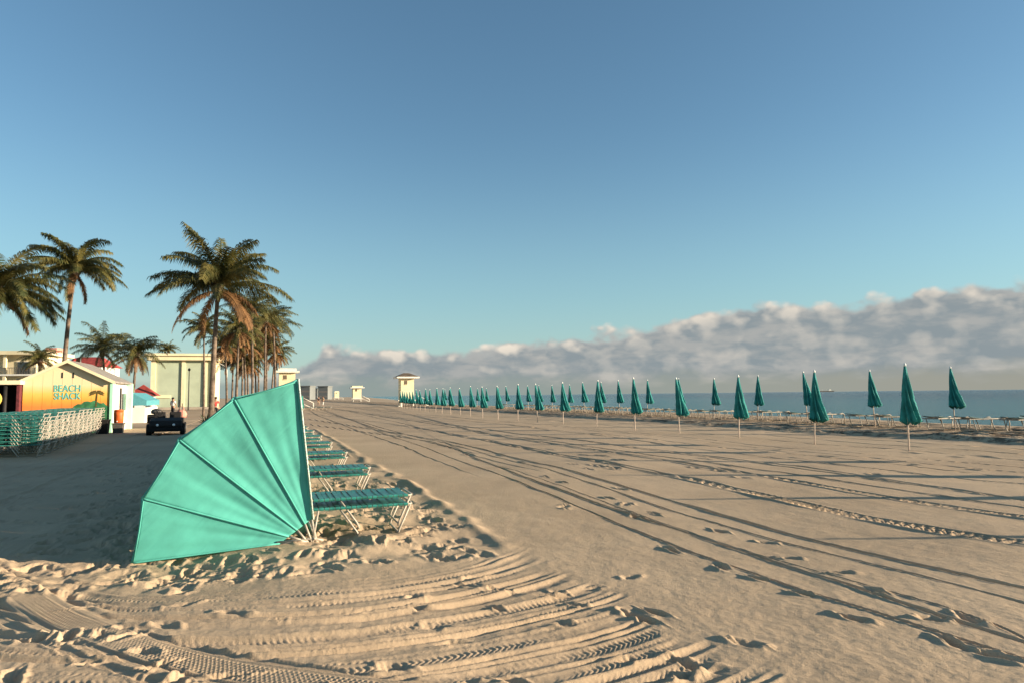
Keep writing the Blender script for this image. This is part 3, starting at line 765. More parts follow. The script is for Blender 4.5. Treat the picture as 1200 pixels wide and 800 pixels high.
for i, (px, d) in enumerate(back):
    x, y = lateral(px, d), d
    lab = ('closed teal umbrella in the seaward row, %s from the right' % ORD[i])
    put_umbrella(i+1, x, y, .22, lab, 'closed umbrellas in the seaward row')
    if i < 15:
        for k, dt in enumerate((-.95, .45)):
            tt_, ss_ = xy2ts(x, y); xx, yy = ts2xy(tt_+.1, ss_+dt)
            lab = ('white framed lounger, %s of the pair at the %s seaward umbrella from the right' % (('nearer', 'farther')[k], ORD[i])
                   if i < 8 else 'far white framed lounger lined up by the sea under the distant umbrellas')
            zz = max(.13, height(xx, yy)+.02); rz_ = TH+R(urnd.uniform(-7, 7)); gg = 'loungers in the seaward row' if i < 8 else 'far loungers by the sea'
            if not sea_used: sea_used = True; sea_lng.location = (xx, yy, zz); sea_lng.rotation_euler = (0, 0, rz_); sea_lng['label'] = lab; sea_lng['group'] = gg
            else: copy_thing(sea_lng, (xx, yy, zz), rz_, lab, gg)
for k, (px, d) in enumerate(((1192, 23.6), (1215, 24.5))):
    x = lateral(px, d); copy_thing(sea_lng, (x+.3, d, .19), TH, 'white framed lounger cut off by the right edge, %s one' % ('nearer', 'farther')[k], 'loungers in the seaward row')

# ------------------------------------------------------------------ stacks of loungers by the shack
xn, yn = ground(49, 534); tn, sn = xy2ts(xn, yn)
xf, yf = ground(121, 507); tf, sf = xy2ts(xf, yf)
NST, NLV = 13, 9
for k in range(NST):
    f = k/(NST-1); tt_ = tn+(tf-tn)*f-.92; ss_ = sn+.3+(sf-sn-.6)*f
    x, y = ts2xy(tt_, ss_)
    for lv in range(NLV if k % 4 != 1 else NLV-1):
        lab = 'strap lounger in the %s lounger stack before the beach shack' % ('nearest' if k == 0 else ORD[k])
        jt = urnd.uniform(-.02, .02)
        copy_thing(lng0, (x+jt, y+urnd.uniform(-.01, .01), .0+.112*lv), TH+R(urnd.uniform(-.8, .8)), lab, 'loungers in the %s stack' % ORD[k])
# a second line of stacks landward of the first
for k in range(3):
    x, y = ts2xy(tn-3.2+k*.02, sn+.2+k*1.05)
    for lv in range(NLV-1):
        copy_thing(lng0, (x, y, .112*lv), TH+R(urnd.uniform(-.8, .8)), 'strap lounger in the left-hand line of stacks, %s stack from the camera' % ORD[k], 'loungers in the left-hand stacks, %s' % ORD[k])

# ------------------------------------------------------------------ palms
def frond(mb, base, az, el0, L, droop, rnd, lw=.62, np_=34, wind=(0, 0)):
    n = 12; p = Vector(base); pts = [p.copy()]; dirs = []
    for i in range(n):
        u_ = (i+.5)/n; e = el0-droop*u_**1.25
        d = Vector((math.cos(az)*math.cos(e)+wind[0]*u_, math.sin(az)*math.cos(e)+wind[1]*u_, math.sin(e))).normalized()
        p = p+d*L/n; pts.append(p.copy()); dirs.append(d)
    mb.tube(pts, [.035*(1-.85*i/n) for i in range(n+1)], 3, cap=False)
    tilt = rnd.uniform(-.5, .5)
    for k in range(np_):
        u_ = .10+.90*k/(np_-1); q = u_*n; i = min(int(q), n-1); fr = q-i
        c = pts[i].lerp(pts[i+1], fr); d = dirs[i]
        side = d.cross(Vector((0, 0, 1)))
        side = side.normalized() if side.length > .05 else Vector((math.sin(az), -math.cos(az), 0))
        up = side.cross(d)
        side = (side*math.cos(tilt)+up*math.sin(tilt))
        ll = lw*(math.sin(math.pi*min(1, .14+u_*.78))**.6)*rnd.uniform(.6, 1.2)
        for sg in (-1, 1):
            dr = (side*sg*.85 + d*(.40+.35*u_) + up*.05 + Vector((0, 0, rnd.uniform(-.55, .02)))).normalized()
            m1 = c+dr*ll*.5; dr2 = (dr+Vector((0, 0, -rnd.uniform(.8, 1.9)))).normalized(); tip = m1+dr2*ll*.62
            wd = d*(.034 if np_ > 60 else .042)
            vs = [c-wd*.5, c+wd*.7, m1+wd*.9, m1-wd*.6, tip]
            mb.add(vs, [(0, 1, 2, 3), (3, 2, 4)])
def make_palm(name, label, x, y, h, crown=3.6, lean=(0, 0), nfr=24, ndead=6, seed=1, r0=.2, group=None, spec=None, z0=-.1, deads=None, np_=34):
    rnd = random.Random(seed)
    root = thing(name, label, 'palm tree', (x, y, z0), 0, group)
    mb = MB(); n = 26; pts, rs = [], []
    for i in range(n+1):
        u_ = i/n; pts.append((lean[0]*u_**1.8, lean[1]*u_**1.8, h*u_)); rs.append(r0*(1.35-.35*min(1, u_*7))*(1-.38*u_)*(1+.05*(i % 2)))
    mb.tube(pts, rs, 10); mb.build('trunk', M['trunk'], root)
    topp = Vector(pts[-1])
    hub = MB(); hub.lathe([(r0*.6, -.9), (r0*1.3, -.45), (r0*1.5, 0), (r0*.9, .4), (.03, .8)], 10, tuple(topp)); 
    for k in range(18):
        a = rnd.uniform(0, 6.28); hub.tube([topp+Vector((math.cos(a)*r0, math.sin(a)*r0, -.7)), topp+Vector((math.cos(a)*r0*2.1, math.sin(a)*r0*2.1, rnd.uniform(-.2, .3)))], [.05, .02], 4)
    hub.build('crown_base', M['trunk'], root)
    mb = MB()
    if spec:
        for az_, e_, l_, dr_ in spec: frond(mb, topp, R(az_), R(e_), l_, R(dr_), rnd, np_=np_, lw=.21*crown)
    ga = rnd.uniform(0, 6.28)
    for k in range(nfr):
        f = (k+.5)/nfr; e_ = R(82-f*88+rnd.uniform(-8, 8)); a = ga+k*2.39996+rnd.uniform(-.25, .25)
        frond(mb, topp+Vector((0, 0, rnd.uniform(-.1, .2))), a, e_, crown*rnd.uniform(.82, 1.12), R(rnd.uniform(55, 95)), rnd, lw=.21*crown, np_=np_)
    mb.build('crown', M['leaf'], root)
    if ndead or deads:
        mb = MB()
        for az_, e_, l_, dr_ in (deads or []): frond(mb, topp-Vector((0, 0, .2)), R(az_), R(e_), l_, R(dr_), rnd, np_=np_, lw=.15*crown)
        for k in range(ndead):
            a = rnd.uniform(0, 6.28); frond(mb, topp-Vector((0, 0, .25)), a, R(rnd.uniform(-35, 0)), crown*rnd.uniform(.6, .9), R(rnd.uniform(45, 75)), rnd, lw=.15*crown, np_=np_)
        mb.build('dead_fronds', M['dead'], root)
    return root
def pxz(py, px, d): return EYE + (468.8-.01085*px-py)/800*d
x = lateral(248, 40)
make_palm('palm_tree', 'tall coconut palm with bushy crown and drooping orange fronds behind the big turquoise canopy', x, 40, pxz(334, 250, 40), 4.0, (.25, 0), nfr=18, ndead=2, seed=3, r0=.17, np_=96,
          spec=[(178, 42, 3.5, 70), (186, 22, 4.2, 62), (200, 30, 3.6, 75), (2, 20, 4.6, 66), (-20, 48, 3.8, 95), (20, 60, 3.9, 90), (60, 70, 3.8, 60), (110, 78, 3.9, 40), (250, 75, 3.9, 55), (330, 70, 3.9, 60), (0, 76, 3.7, 55), (150, 66, 3.6, 70), (280, 55, 3.2, 95), (90, 55, 3.6, 70)],
          deads=[(200, -18, 3.6, 62), (215, -10, 3.0, 75), (352, -20, 3.3, 60), (330, -12, 3.0, 70), (10, -30, 3.0, 50)])
x = lateral(72, 44)
make_palm('palm_tree', 'dark coconut palm on a leaning trunk rising behind the yellow beach shack', x, 44, pxz(312, 80, 44), 3.0, (.55, 0), nfr=26, ndead=2, seed=11, r0=.16, np_=84,
          spec=[(0, 30, 3.3, 80), (-15, 12, 3.4, 70), (10, 5, 3.5, 55), (180, 40, 2.8, 80)])
x = lateral(-12, 38)
make_palm('palm_tree', 'coconut palm cut by the left edge, long fronds hanging towards the next palm', x, 38, pxz(338, -8, 38), 3.7, (.2, 0), nfr=28, ndead=2, seed=23, r0=.16, np_=84,
          spec=[(0, 20, 3.8, 70), (-10, 0, 3.6, 50), (15, 40, 3.6, 80), (5, -10, 3.9, 30), (-25, 55, 3.3, 80), (-5, -25, 3.4, 40), (12, 8, 3.7, 60)], deads=[(0, -30, 3.0, 50)])
pal = [  # px, depth, crown y, crown radius, seed, label, dead
    (124, 66, 408, 3.0, 31, 'low dark palm left of the thatched-looking brown palm behind the shack', 3),
    (156, 62, 413, 2.9, 37, 'palm with a skirt of brown dead fronds between the shack and the cream building', 12),
    (46, 84, 420, 2.6, 41, 'small spiky palm in front of the balconied building left of the shack', 4),
    (198, 150, 409, 2.6, 43, 'tiny far palm top showing above the cream building roof', 0),
    (239, 62, 386, 2.3, 47, 'slender young palm just left of the tallest palm trunk', 1),
    (277, 64, 384, 2.9, 53, 'shaggy brown-skirted palm right behind the tallest palm', 14),
    (296, 70, 362, 3.2, 59, 'high green palm in the middle of the grove right of the tallest palm', 8),
    (310, 76, 374, 3.1, 61, 'palm with hanging orange fronds inside the grove, second from its right edge', 12),
    (323, 80, 380, 3.4, 67, 'rightmost palm of the grove, dark green fronds over the beach', 5),
    (284, 88, 392, 3.2, 71, 'brown palm deep inside the grove, dark trunk half hidden', 20),
    (303, 94, 388, 3.0, 73, 'farthest palm of the grove, seen between the front trunks', 20),
    (272, 92, 418, 3.0, 101, 'lowest brown palm at the left side of the grove, its skirt near the sand', 30),
    (318, 95, 412, 3.0, 103, 'low brown palm at the right side of the grove behind the trunks', 28),
    (291, 90, 424, 2.8, 107, 'short bushy brown palm low in the middle of the grove', 30),
    (288, 84, 402, 3.0, 79, 'low shaggy brown palm filling the left half of the grove', 26),
    (312, 90, 398, 3.2, 83, 'low brown palm between the trunks in the right half of the grove', 26),
    (266, 80, 402, 2.8, 89, 'brown shaggy palm between the slender young palm and the grove', 22),
    (300, 97, 412, 3.2, 97, 'lowest palm at the back of the grove, crown almost wholly brown', 30),
]
for px, d, cy_, cr_, sd_, lab, nd in pal:
    x = lateral(px, d)
    make_palm('palm_tree', lab, x, d, pxz(cy_, px, d), cr_, (random.Random(sd_).uniform(-.5, .5), 0), nfr=30, ndead=nd, seed=sd_, r0=.14 if px != 239 else .1, group='palms along the promenade', np_=32)
# spiky plant at the foot of the tallest palm
def make_bush(label, x, y, h, seed):
    rnd = random.Random(seed); root = thing('agave_plant', label, 'plant', (x, y, 0))
    mb = MB()
    for k in range(34):
        a = rnd.uniform(0, 6.28); e_ = R(rnd.uniform(10, 80)); L = h*rnd.uniform(.7, 1.2); d = Vector((math.cos(a)*math.cos(e_), math.sin(a)*math.cos(e_), math.sin(e_)))
        sd_ = d.cross(Vector((0, 0, 1))).normalized()*.05
        m_ = d*L*.55; t_ = d*L+Vector((0, 0, -.1*L))
        mb.add([-sd_*.6, sd_*.6, m_+sd_, m_-sd_, t_], [(0, 1, 2, 3), (3, 2, 4)])
    mb.build('leaves', M['bush'], root)
    mb = MB(); mb.tube([(0, 0, -.1), (0, 0, .25)], [.09, .05], 7); mb.build('stem', M['trunk'], root)
x = lateral(243, 42); make_bush('low spiky dark plant at the foot of the tallest palm', x, 42, .85, 3)

# ------------------------------------------------------------------ the beach shack
hx, hy = ground(128, 506)
HW, HD, HE, HP = 3.74, 4.7, 2.56, 3.5
hut = thing('beach_shack', 'small gabled beach shack with sunset mural, teal lettering and white side', 'shack', (hx-HW*CT, hy-HW*ST, 0), TH)
mb = MB(); mb.prism([(0, -.2), (HW, -.2), (HW, HE), (HW/2, HP), (0, HE)], 0, .12); mb.build('front_wall', M['mural'], hut)
mb = MB(); mb.prism([(0, -.2), (HW, -.2), (HW, HE), (HW/2, HP), (0, HE)], HD-.12, HD); mb.box(0, .121, -.2, .12, HD-.121, HE-.05); mb.box(HW-.12, .121, -.2, HW-.003, HD-.121, HE-.05)
mb.build('wall', M['white'], hut)
mb = MB()
for sg in (-1, 1):
    cxx = HW/2; ex = .22; sl = (HP-HE)/(HW/2)
    xo = cxx+sg*(HW/2+ex); zo = HE-ex*sl
    mb.prism([(cxx, HP+.02), (xo, zo+.02), (xo, zo+.10), (cxx, HP+.11)] if sg > 0 else [(cxx, HP+.02), (cxx, HP+.11), (xo, zo+.10), (xo, zo+.02)], -.25, HD+.2)
mb.build('roof', M['roofg'], hut)
mb = MB()
for sg in (-1, 1):
    cxx = HW/2; ex = .22; sl = (HP-HE)/(HW/2); xo = cxx+sg*(HW/2+ex); zo = HE-ex*sl
    mb.prism([(cxx, HP-.035), (xo, zo-.045), (xo, zo+.105), (cxx, HP+.115)], -.285, -.252)
mb.build('barge_board', M['cream'], hut)
for xx in (HW/2-.27, HW/2+.2):
    mb = MB(); mb.box(xx, -.02, 2.72, xx+.05, -.002, 3.0); mb.build('vent', M['dark'], hut)
mb = MB(); mb.box(HW-.02, -.06, -.2, HW+.10, .16, HE-.02); mb.build('corner_post', M['mint'], hut)
mb = MB(); mb.box(HW+.002, HD-.42, -.2, HW+.26, HD+.02, HE-.05); mb.build('pillar', M['mint'], hut)
mb = MB(); mb.box(HW+.002, 1.0, -.2, HW+.05, 2.0, 2.1)
d_ = mb.build('door', M['white'], hut)
mb = MB(); mb.box(HW+.051, 1.85, .95, HW+.10, 1.92, 1.08); mb.build('handle', M['steel'], d_)
mb = MB(); mb.box(HW+.002, 2.35, -.2, HW+.03, 2.75, 2.25); mb.build('doorway', M['dark'], hut)
mb = MB(); mb.box(HW+.002, .35, -.2, HW+.03, .6, 2.3); mb.build('shutter', M['mint'], hut)
mb = MB(); hill = [(HW-1.95, -.15)] + [(HW-1.95+1.93*k/14, .95+.62*math.sin(math.pi*(.08+.72*k/14))**1.2+.05*math.sin(k*2.2)) for k in range(15)] + [(HW-.02, -.15)]
mb.prism(hill, -.012, -.003); mb.build('painted_hill', M['hill'], hut)
mb = MB(); px0 = HW-.62
mb.prism([(px0-.03, 1.3), (px0+.03, 1.3), (px0+.06, 2.0), (px0+.02, 2.0)], -.022, -.014)
for k in range(9):
    a = R(-20+k*27.5); L = .36
    q = [(px0+.04+L*math.cos(a)*f, 2.0+L*.55*math.sin(a)*f - .10*f*f) for f in (0, .5, 1)]
    mb.prism([q[0], (q[1][0]+.02, q[1][1]-.05), q[2], (q[1][0]-.02, q[1][1]+.05)], -.030-.0005*k, -.023-.0004*k)
mb.build('painted_palm', M['ppalm'], hut)
def lettering(txt, size, parent, loc, rot, m, name='lettering', ext=.006, sx=1.0, al='LEFT'):
    c = bpy.data.curves.new(name, 'FONT'); c.body = txt; c.size = size; c.extrude = ext; c.align_x = al; c.space_character = 1.02; c.offset = .006
    tmp = bpy.data.objects.new(name, c); COL.objects.link(tmp)
    dg = bpy.context.evaluated_depsgraph_get(); me = bpy.data.meshes.new_from_object(tmp.evaluated_get(dg))
    bpy.data.objects.remove(tmp); me.materials.clear(); me.materials.append(m)
    o = bpy.data.objects.new(name, me); COL.objects.link(o); o.parent = parent; o.location = loc; o.rotation_euler = rot; o.scale = (sx, 1, 1)
    return o
lettering('BEACH', .46, hut, (1.27, -.012, 2.06), (R(90), 0, 0), M['teal_letters'], sx=.80)
lettering('SHACK', .46, hut, (1.30, -.012, 1.68), (R(90), 0, 0), M['teal_letters'], sx=.76)

for k in range(1, 9):
    mb = MB(); mb.box(k*HW/9-.008, -.006, -.1, k*HW/9+.008, -.0015, HE+.02+(HP-HE)*(1-abs(k*HW/9-HW/2)/(HW/2))-.1); mb.build('board_joint', M['mural'], hut)
mb = MB(); mb.tube([(HW+.14, -.1, HE-.06), (HW+.14, HD, HE-.06)], .045, 6); mb.build('gutter', M['white'], hut)
mb = MB(); mb.tube([(HW+.13, .28, HE-.1), (HW+.06, .28, HE-.35), (HW+.06, .28, -.1)], .035, 6); mb.build('downpipe', M['white'], hut)
mb = MB(); mb.box(HW+.002, 3.0, 1.05, HW+.05, 3.9, 1.95); wn = mb.build('window', M['glass'], hut)
mb = MB(); mb.box(HW+.003, 2.95, .97, HW+.09, 3.95, 1.047); mb.build('sill', M['white'], wn)
# open dark kiosk left of the shack
kio = thing('kiosk', 'dark open-fronted kiosk with cream roof slab left of the beach shack', 'kiosk', (hx-(HW+3.6)*CT+.5*ST, hy-(HW+3.6)*ST-.3, 0), TH)
mb = MB(); mb.box(0, 2.2, -.2, 3.5, 2.35, 2.4); mb.box(0, 0, -.2, .12, 2.199, 2.4); mb.build('wall', M['dark'], kio)
mb = MB(); mb.box(3.38, 0, -.2, 3.5, 2.199, 2.4); mb.build('side_panel', M['maroon'], kio)
mb = MB(); mb.box(-.2, -.3, 2.403, 3.6, 2.6, 2.6); mb.build('roof', M['cream'], kio)
mb = MB(); mb.box(.13, .1, -.2, 3.37, .5, .95); mb.build('counter', M['dark'], kio)
mb = MB(); mb.tube([(2.95, -.1, -.2), (2.95, -.1, 2.4)], .09, 8); mb.build('post', M['black'], kio)
mb = MB()
mb.lathe([(.02, 0), (.5, .01), (.53, .03), (.5, .06), (.02, .07)], 24, (0, 0, 0), 'Y')
sg = mb.build('oval_sign', M['yellow'], None, loc=ts2xy(*[a+b_ for a, b_ in zip(xy2ts(kio.location.x, kio.location.y), (2.35, -.25))]) + (1.72,)); sg.rotation_euler = (0, 0, TH); sg.scale = (1, 1, .85)
tag(sg, 'round yellow board propped on the dark kiosk counter at the left edge', 'sign')
mb = MB(); mb.box(-.42, -.025, -.10, .42, -.005, .02); mb.box(-.03, -.026, .02, .03, -.006, .3); mb.build('painted_stripe', M['hill'], sg)

# bins and cooler by the shack
def bin_thing(label, px, d, w_, h, m, lid, cat='bin', name='bin'):
    x = lateral(px, d); root = thing(name, label, cat, (x, d, 0), TH)
    mb = MB(); mb.add([(-w_*.42, -w_*.42, -.05), (w_*.42, -w_*.42, -.05), (w_*.42, w_*.42, -.05), (-w_*.42, w_*.42, -.05), (-w_*.5, -w_*.5, h), (w_*.5, -w_*.5, h), (w_*.5, w_*.5, h), (-w_*.5, w_*.5, h)],
                      [(3, 2, 1, 0), (4, 5, 6, 7), (0, 1, 5, 4), (1, 2, 6, 5), (2, 3, 7, 6), (3, 0, 4, 7)])
    mb.build('body', m, root, .02)
    mb = MB(); mb.box(-w_*.54, -w_*.54, h+.003, w_*.54, w_*.54, h+.07); mb.build('lid', lid, root, .02)
    mb = MB(); mb.tube([(-w_*.4, w_*.56, h-.05), (w_*.4, w_*.56, h-.05)], .02, 6); mb.build('handle', M['steel'], root)
bin_thing('low black bin at the right corner of the mural wall', 121.5, 33.0, .55, .62, M['black'], M['black'])
bin_thing('grey bin under the orange cooler beside the shack pillar', 140, 33.8, .48, .42, M['bar'], M['bar'])
x = lateral(140, 33.8); cl = thing('cooler', 'bright orange drinks cooler on the grey bin by the shack', 'cooler', (x, 33.8, .494), TH)
mb = MB(); mb.lathe([(.19, 0), (.215, .04), (.225, .48), (.21, .56)], 18); mb.build('body', M['orange'], cl)
mb = MB(); mb.lathe([(.23, .563), (.23, .61), (.15, .65), (.02, .66)], 18); mb.build('lid', M['orange'], cl)
mb = MB(); mb.tube([(-.02, -.22, .09), (-.02, -.29, .09), (-.02, -.30, .05)], .018, 6); mb.build('tap', M['finial'], cl)

# blue awning stall behind the shack
x = lateral(163, 50); st = thing('awning_stall', 'low white booth under a pale blue pitched awning behind the shack', 'stall', (x, 50, 0), TH)
mb = MB(); mb.box(-.85, -3, -.2, .85, -2.9, 1.05); mb.box(.75, -2.899, -.2, .85, 3, 1.05); mb.box(-.85, -2.899, -.2, -.75, 3, 1.05); mb.build('counter_wall', M['white'], st)
mb = MB(); mb.prism([(-.95, 1.55), (.95, 1.55), (0, 2.1)], -3.1, 3.1); mb.build('awning', M['tentblue'], st)
mb = MB(); mb.box(.93, -3.1, 1.2, .95, 3.1, 1.548); mb.box(-.93, -3.12, 1.2, .93, -3.10, 1.548); mb.build('valance', M['tentblue'], st)
for xx in (-.8, .8):
    for yy in (-2.8, 2.8):
        mb = MB(); mb.tube([(xx*.97, yy, -.2), (xx*.97, yy, 1.56)], .03, 6); mb.build('post', M['white'], st)

# red-roofed kiosk farther on
x = lateral(168, 78); rk = thing('kiosk', 'small white kiosk with a dark red pitched roof beneath the brown palm', 'kiosk', (x, 78, 0), TH)
mb = MB(); mb.box(-1.1, -1.1, -.2, 1.1, 1.1, 2.0); mb.build('wall', M['white'], rk)
mb = MB(); mb.add([(-1.6, -1.6, 2.0), (1.6, -1.6, 2.0), (1.6, 1.6, 2.0), (-1.6, 1.6, 2.0), (0, 0, 3.3)], [(3, 2, 1, 0), (0, 1, 4), (1, 2, 4), (2, 3, 4), (3, 0, 4)]); mb.build('roof', M['redroof'], rk)
mb = MB(); mb.box(-.7, -1.13, .95, .7, -1.102, 1.75); mb.build('hatch', M['dark'], rk)

# ------------------------------------------------------------------ utility cart
x = lateral(186, 31.0); ct = thing('utility_cart', 'black low utility cart parked on the shaded sand between shack and big canopy', 'cart', (x, 31.8, 0), R(24)); ct.scale = (.92, .92, .92)
mb = MB(); mb.prism_x([(-1.05, .26), (-1.12, .5), (-1.02, .72), (-.25, .86), (-.2, .80), (-.2, .26)], -.72, .72); mb.build('hood', M['black'], ct, .04)
mb = MB(); mb.box(-.74, -.198, .24, .74, .75, .34); mb.box(-.74, .3, .343, .74, .75, .62); mb.build('body', M['black'], ct, .02)
mb = MB(); mb.box(-.76, .76, .40, .76, 1.9, .48); mb.box(-.76, .76, .483, -.72, 1.9, .80); mb.box(.72, .76, .483, .76, 1.9, .80); mb.box(-.719, 1.86, .483, .719, 1.9, .80); mb.build('cargo_bed', M['bar'], ct)
mb = MB(); mb.box(-.78, -1.22, .20, .78, -1.125, .36); mb.build('bumper', M['rubber'], ct, .03)
for xx in (-.36, .36):
    mb = MB(); mb.lathe([(.06, -.012), (.062, .0), (.05, .012)], 12, (xx, -1.13, .52), 'Y'); mb.build('headlight', M['lens'], ct)
    mb = MB(); mb.box(xx-.27, .12, .624, xx+.27, .56, .74); mb.box(xx-.27, .58, .66, xx+.27, .70, 1.12); mb.build('seat', M['black'], ct, .04)
mb = MB(); mb.tube([(-.36, -.22, .84), (-.36, .02, 1.05)], .02, 6); mb.tube([(-.36+.18*math.cos(a), .02+.09*math.sin(a), 1.06+.15*math.sin(a)) for a in [k*math.pi/8 for k in range(17)]], .016, 6, cap=False); mb.build('steering_wheel', M['black'], ct)
for xx in (-.74, .74):
    for yy in (-.72, 1.25):
        mb = MB(); mb.lathe([(.12, -.11), (.27, -.11), (.30, -.06), (.30, .06), (.27, .11), (.12, .11)], 18, (xx, yy, .29), 'X'); wl = mb.build('wheel', M['rubber'], ct)
        mb = MB(); mb.lathe([(.02, -.118), (.125, -.115), (.125, .115), (.02, .118)], 12, (xx, yy, .29), 'X'); mb.build('rim', M['steel'], wl)
mb = MB(); mb.tube([(.52, .74, .6), (.52, .74, 1.62), (.52, .9, 1.7)], .022, 6); mb.tube([(.66, .74, .6), (.66, .74, 1.55)], .018, 6); mb.build('roll_bar', M['black'], ct)
x = lateral(180, 32.5); cr_ = thing('crate', 'black crate of gear riding on the left of the utility cart bed', 'crate', (x-.05, 32.9, .49), TH)
mb = MB(); mb.box(-.36, -.25, 0, .36, .25, .42); mb.build('body', M['black'], cr_, .03)
mb = MB(); mb.lathe([(.05, .42), (.22, .45), (.25, .55), (.18, .66), (.03, .70)], 12, (0, 0, 0)); mb.build('bundle', M['bar'], cr_)

# ------------------------------------------------------------------ people
def skin_mesh(name, verts, edges, radii, m, parent, sub=1, root_i=0):
    me = bpy.data.meshes.new(name); me.from_pydata(verts, edges, []); me.materials.append(m)
    o = bpy.data.objects.new(name, me); COL.objects.link(o); o.parent = parent
    md = o.modifiers.new('skin', 'SKIN'); md.use_smooth_shade = True
    if not me.skin_vertices: bpy.context.view_layer.update()
    for i, r_ in enumerate(radii):
        rr_ = r_ if isinstance(r_, tuple) else (r_, r_)
        me.skin_vertices[0].data[i].radius = rr_; me.skin_vertices[0].data[i].use_root = (i == root_i)
    s_ = o.modifiers.new('sub', 'SUBSURF'); s_.levels = sub; s_.render_levels = sub
    return o
def make_person(label, x, y, rz, shirt, trousers, stride=.12, arm=(.1, .05), long_legs=False, group=None):
    root = thing('person', label, 'person', (x, y, 0), rz, group)
    V, E, Rd = [], [], []
    def v(p, r_, par=None):
        V.append(p); Rd.append(r_); i = len(V)-1
        if par is not None: E.append((par, i))
        return i
    pel = v((0, 0, .94), (.155, .11)); wa = v((0, 0, 1.10), (.135, .095), pel); chs = v((0, 0, 1.32), (.16, .11), wa); nk = v((0, 0, 1.47), .058, chs)
    hd0 = v((0, -.015, 1.56), (.07, .085), nk); v((0, -.01, 1.66), (.078, .10), hd0); v((0, -.01, 1.72), (.055, .07), len(V)-1)
    v((0, -.125, 1.585), .014, hd0)                                   # nose
    for sg in (-1, 1):
        v((sg*.085, 0, 1.58), .014, hd0)                              # ear
        sh = v((sg*.18, 0, 1.40), .06, chs); el_ = v((sg*(.22+arm[1]), -arm[0]*.3, 1.13), .042, sh); wr_ = v((sg*(.20+arm[1]), -arm[0]-.06, .90), .028, el_)
        hd = v((sg*(.20+arm[1]), -arm[0]-.08, .84), .034, wr_)
        for k, (dx_, ln) in enumerate(((-.03, .075), (-.01, .09), (.01, .085), (.03, .07))):
            a = v((sg*(.20+arm[1]), -arm[0]-.08+dx_, .80), .010, hd); v((sg*(.195+arm[1]), -arm[0]-.09+dx_, .80-ln), .008, a)
        v((sg*(.18+arm[1]), -arm[0]-.13, .80), .010, hd)
        hp = v((sg*.095, 0, .88), .09, pel); kn = v((sg*.105, -stride*sg*.5-.02, .50), .058, hp); an = v((sg*.105, -stride*sg+.03*abs(stride), .09), .038, kn)
        v((sg*.11, -stride*sg-.14, .035), .036, an)
    skin_mesh('body', V, E, Rd, M['skin'], root)
    # clothes follow the body
    sv = [(0, 0, .90), (0, 0, 1.10), (0, 0, 1.32), (0, 0, 1.43), (-.19, 0, 1.40), (.19, 0, 1.40), (-.215-arm[1]*.6, -.02, 1.20), (.215+arm[1]*.6, -.02, 1.20)]
    skin_mesh('shirt', sv, [(0, 1), (1, 2), (2, 3), (2, 4), (2, 5), (4, 6), (5, 7)], [(.172, .127), (.15, .112), (.176, .125), (.085, .07), .074, .074, .062, .062], shirt, root)
    zl = .14 if long_legs else .46
    tv = [(0, 0, .97), (0, 0, .90)]; te = [(0, 1)]; tr = [(.165, .12), (.165, .12)]
    for sg in (-1, 1):
        a = len(tv); tv.append((sg*.10, 0, .84)); te.append((1, a)); tr.append(.105)
        f = (.88-zl)/.79
        tv.append((sg*.107, -stride*sg*f, zl)); te.append((a, a+1)); tr.append(.085 if not long_legs else .06)
    skin_mesh('trousers', tv, te, tr, trousers, root)
    mb = MB(); mb.lathe([(.03, 1.775), (.075, 1.765), (.105, 1.72), (.11, 1.66), (.095, 1.60)], 12, (0, .02, 0)); mb.build('hair', M['hair'], root)
    mb = MB()
    for xx in (-.03, .03): mb.box(xx-.012, -.112, 1.625, xx+.012, -.100, 1.638)
    mb.build('eyes', M['dark'], root)
    mb = MB(); mb.box(-.025, -.104, 1.535, .025, -.094, 1.545); mb.build('mouth', M['maroon'], root)
    return root
x = lateral(203, 63); make_person('person in white shirt and dark trousers standing beyond the black cart, back turned', x, 63, R(170), M['cloth_white'], M['cloth_dark'], .08, (.12, .06), True)
x = lateral(253, 58); make_person('person in red shirt walking right of the tallest palm trunk', x, 58, R(-150), M['cloth_red'], M['cloth_dark'], .2)
x = lateral(373.5, 128); make_person('far person in dark clothes on the sand, just right of the big canopy edge', x, 128, R(30), M['cloth_dark'], M['cloth_tan'], .15)
x = lateral(378.5, 124); make_person('far person in pale sunlit clothes beside the dark-clothed one', x, 124, R(-20), M['cloth_tan'], M['cloth_white'], .15, long_legs=True)
x = lateral(213, 60); bd = thing('beach_bag', 'small pink bundle lying on the sand right of the standing person', 'bag', (x, 60, 0), .4)
mb = MB(); mb.lathe([(.2, -.05), (.42, .05), (.46, .3), (.36, .55), (.12, .7)], 12); mb.build('bag', M['pink'], bd)
mb = MB(); mb.tube([(-.25, 0, .55), (-.15, 0, .95), (.15, 0, .95), (.25, 0, .55)], .03, 6); mb.build('handle', M['pink'], bd)

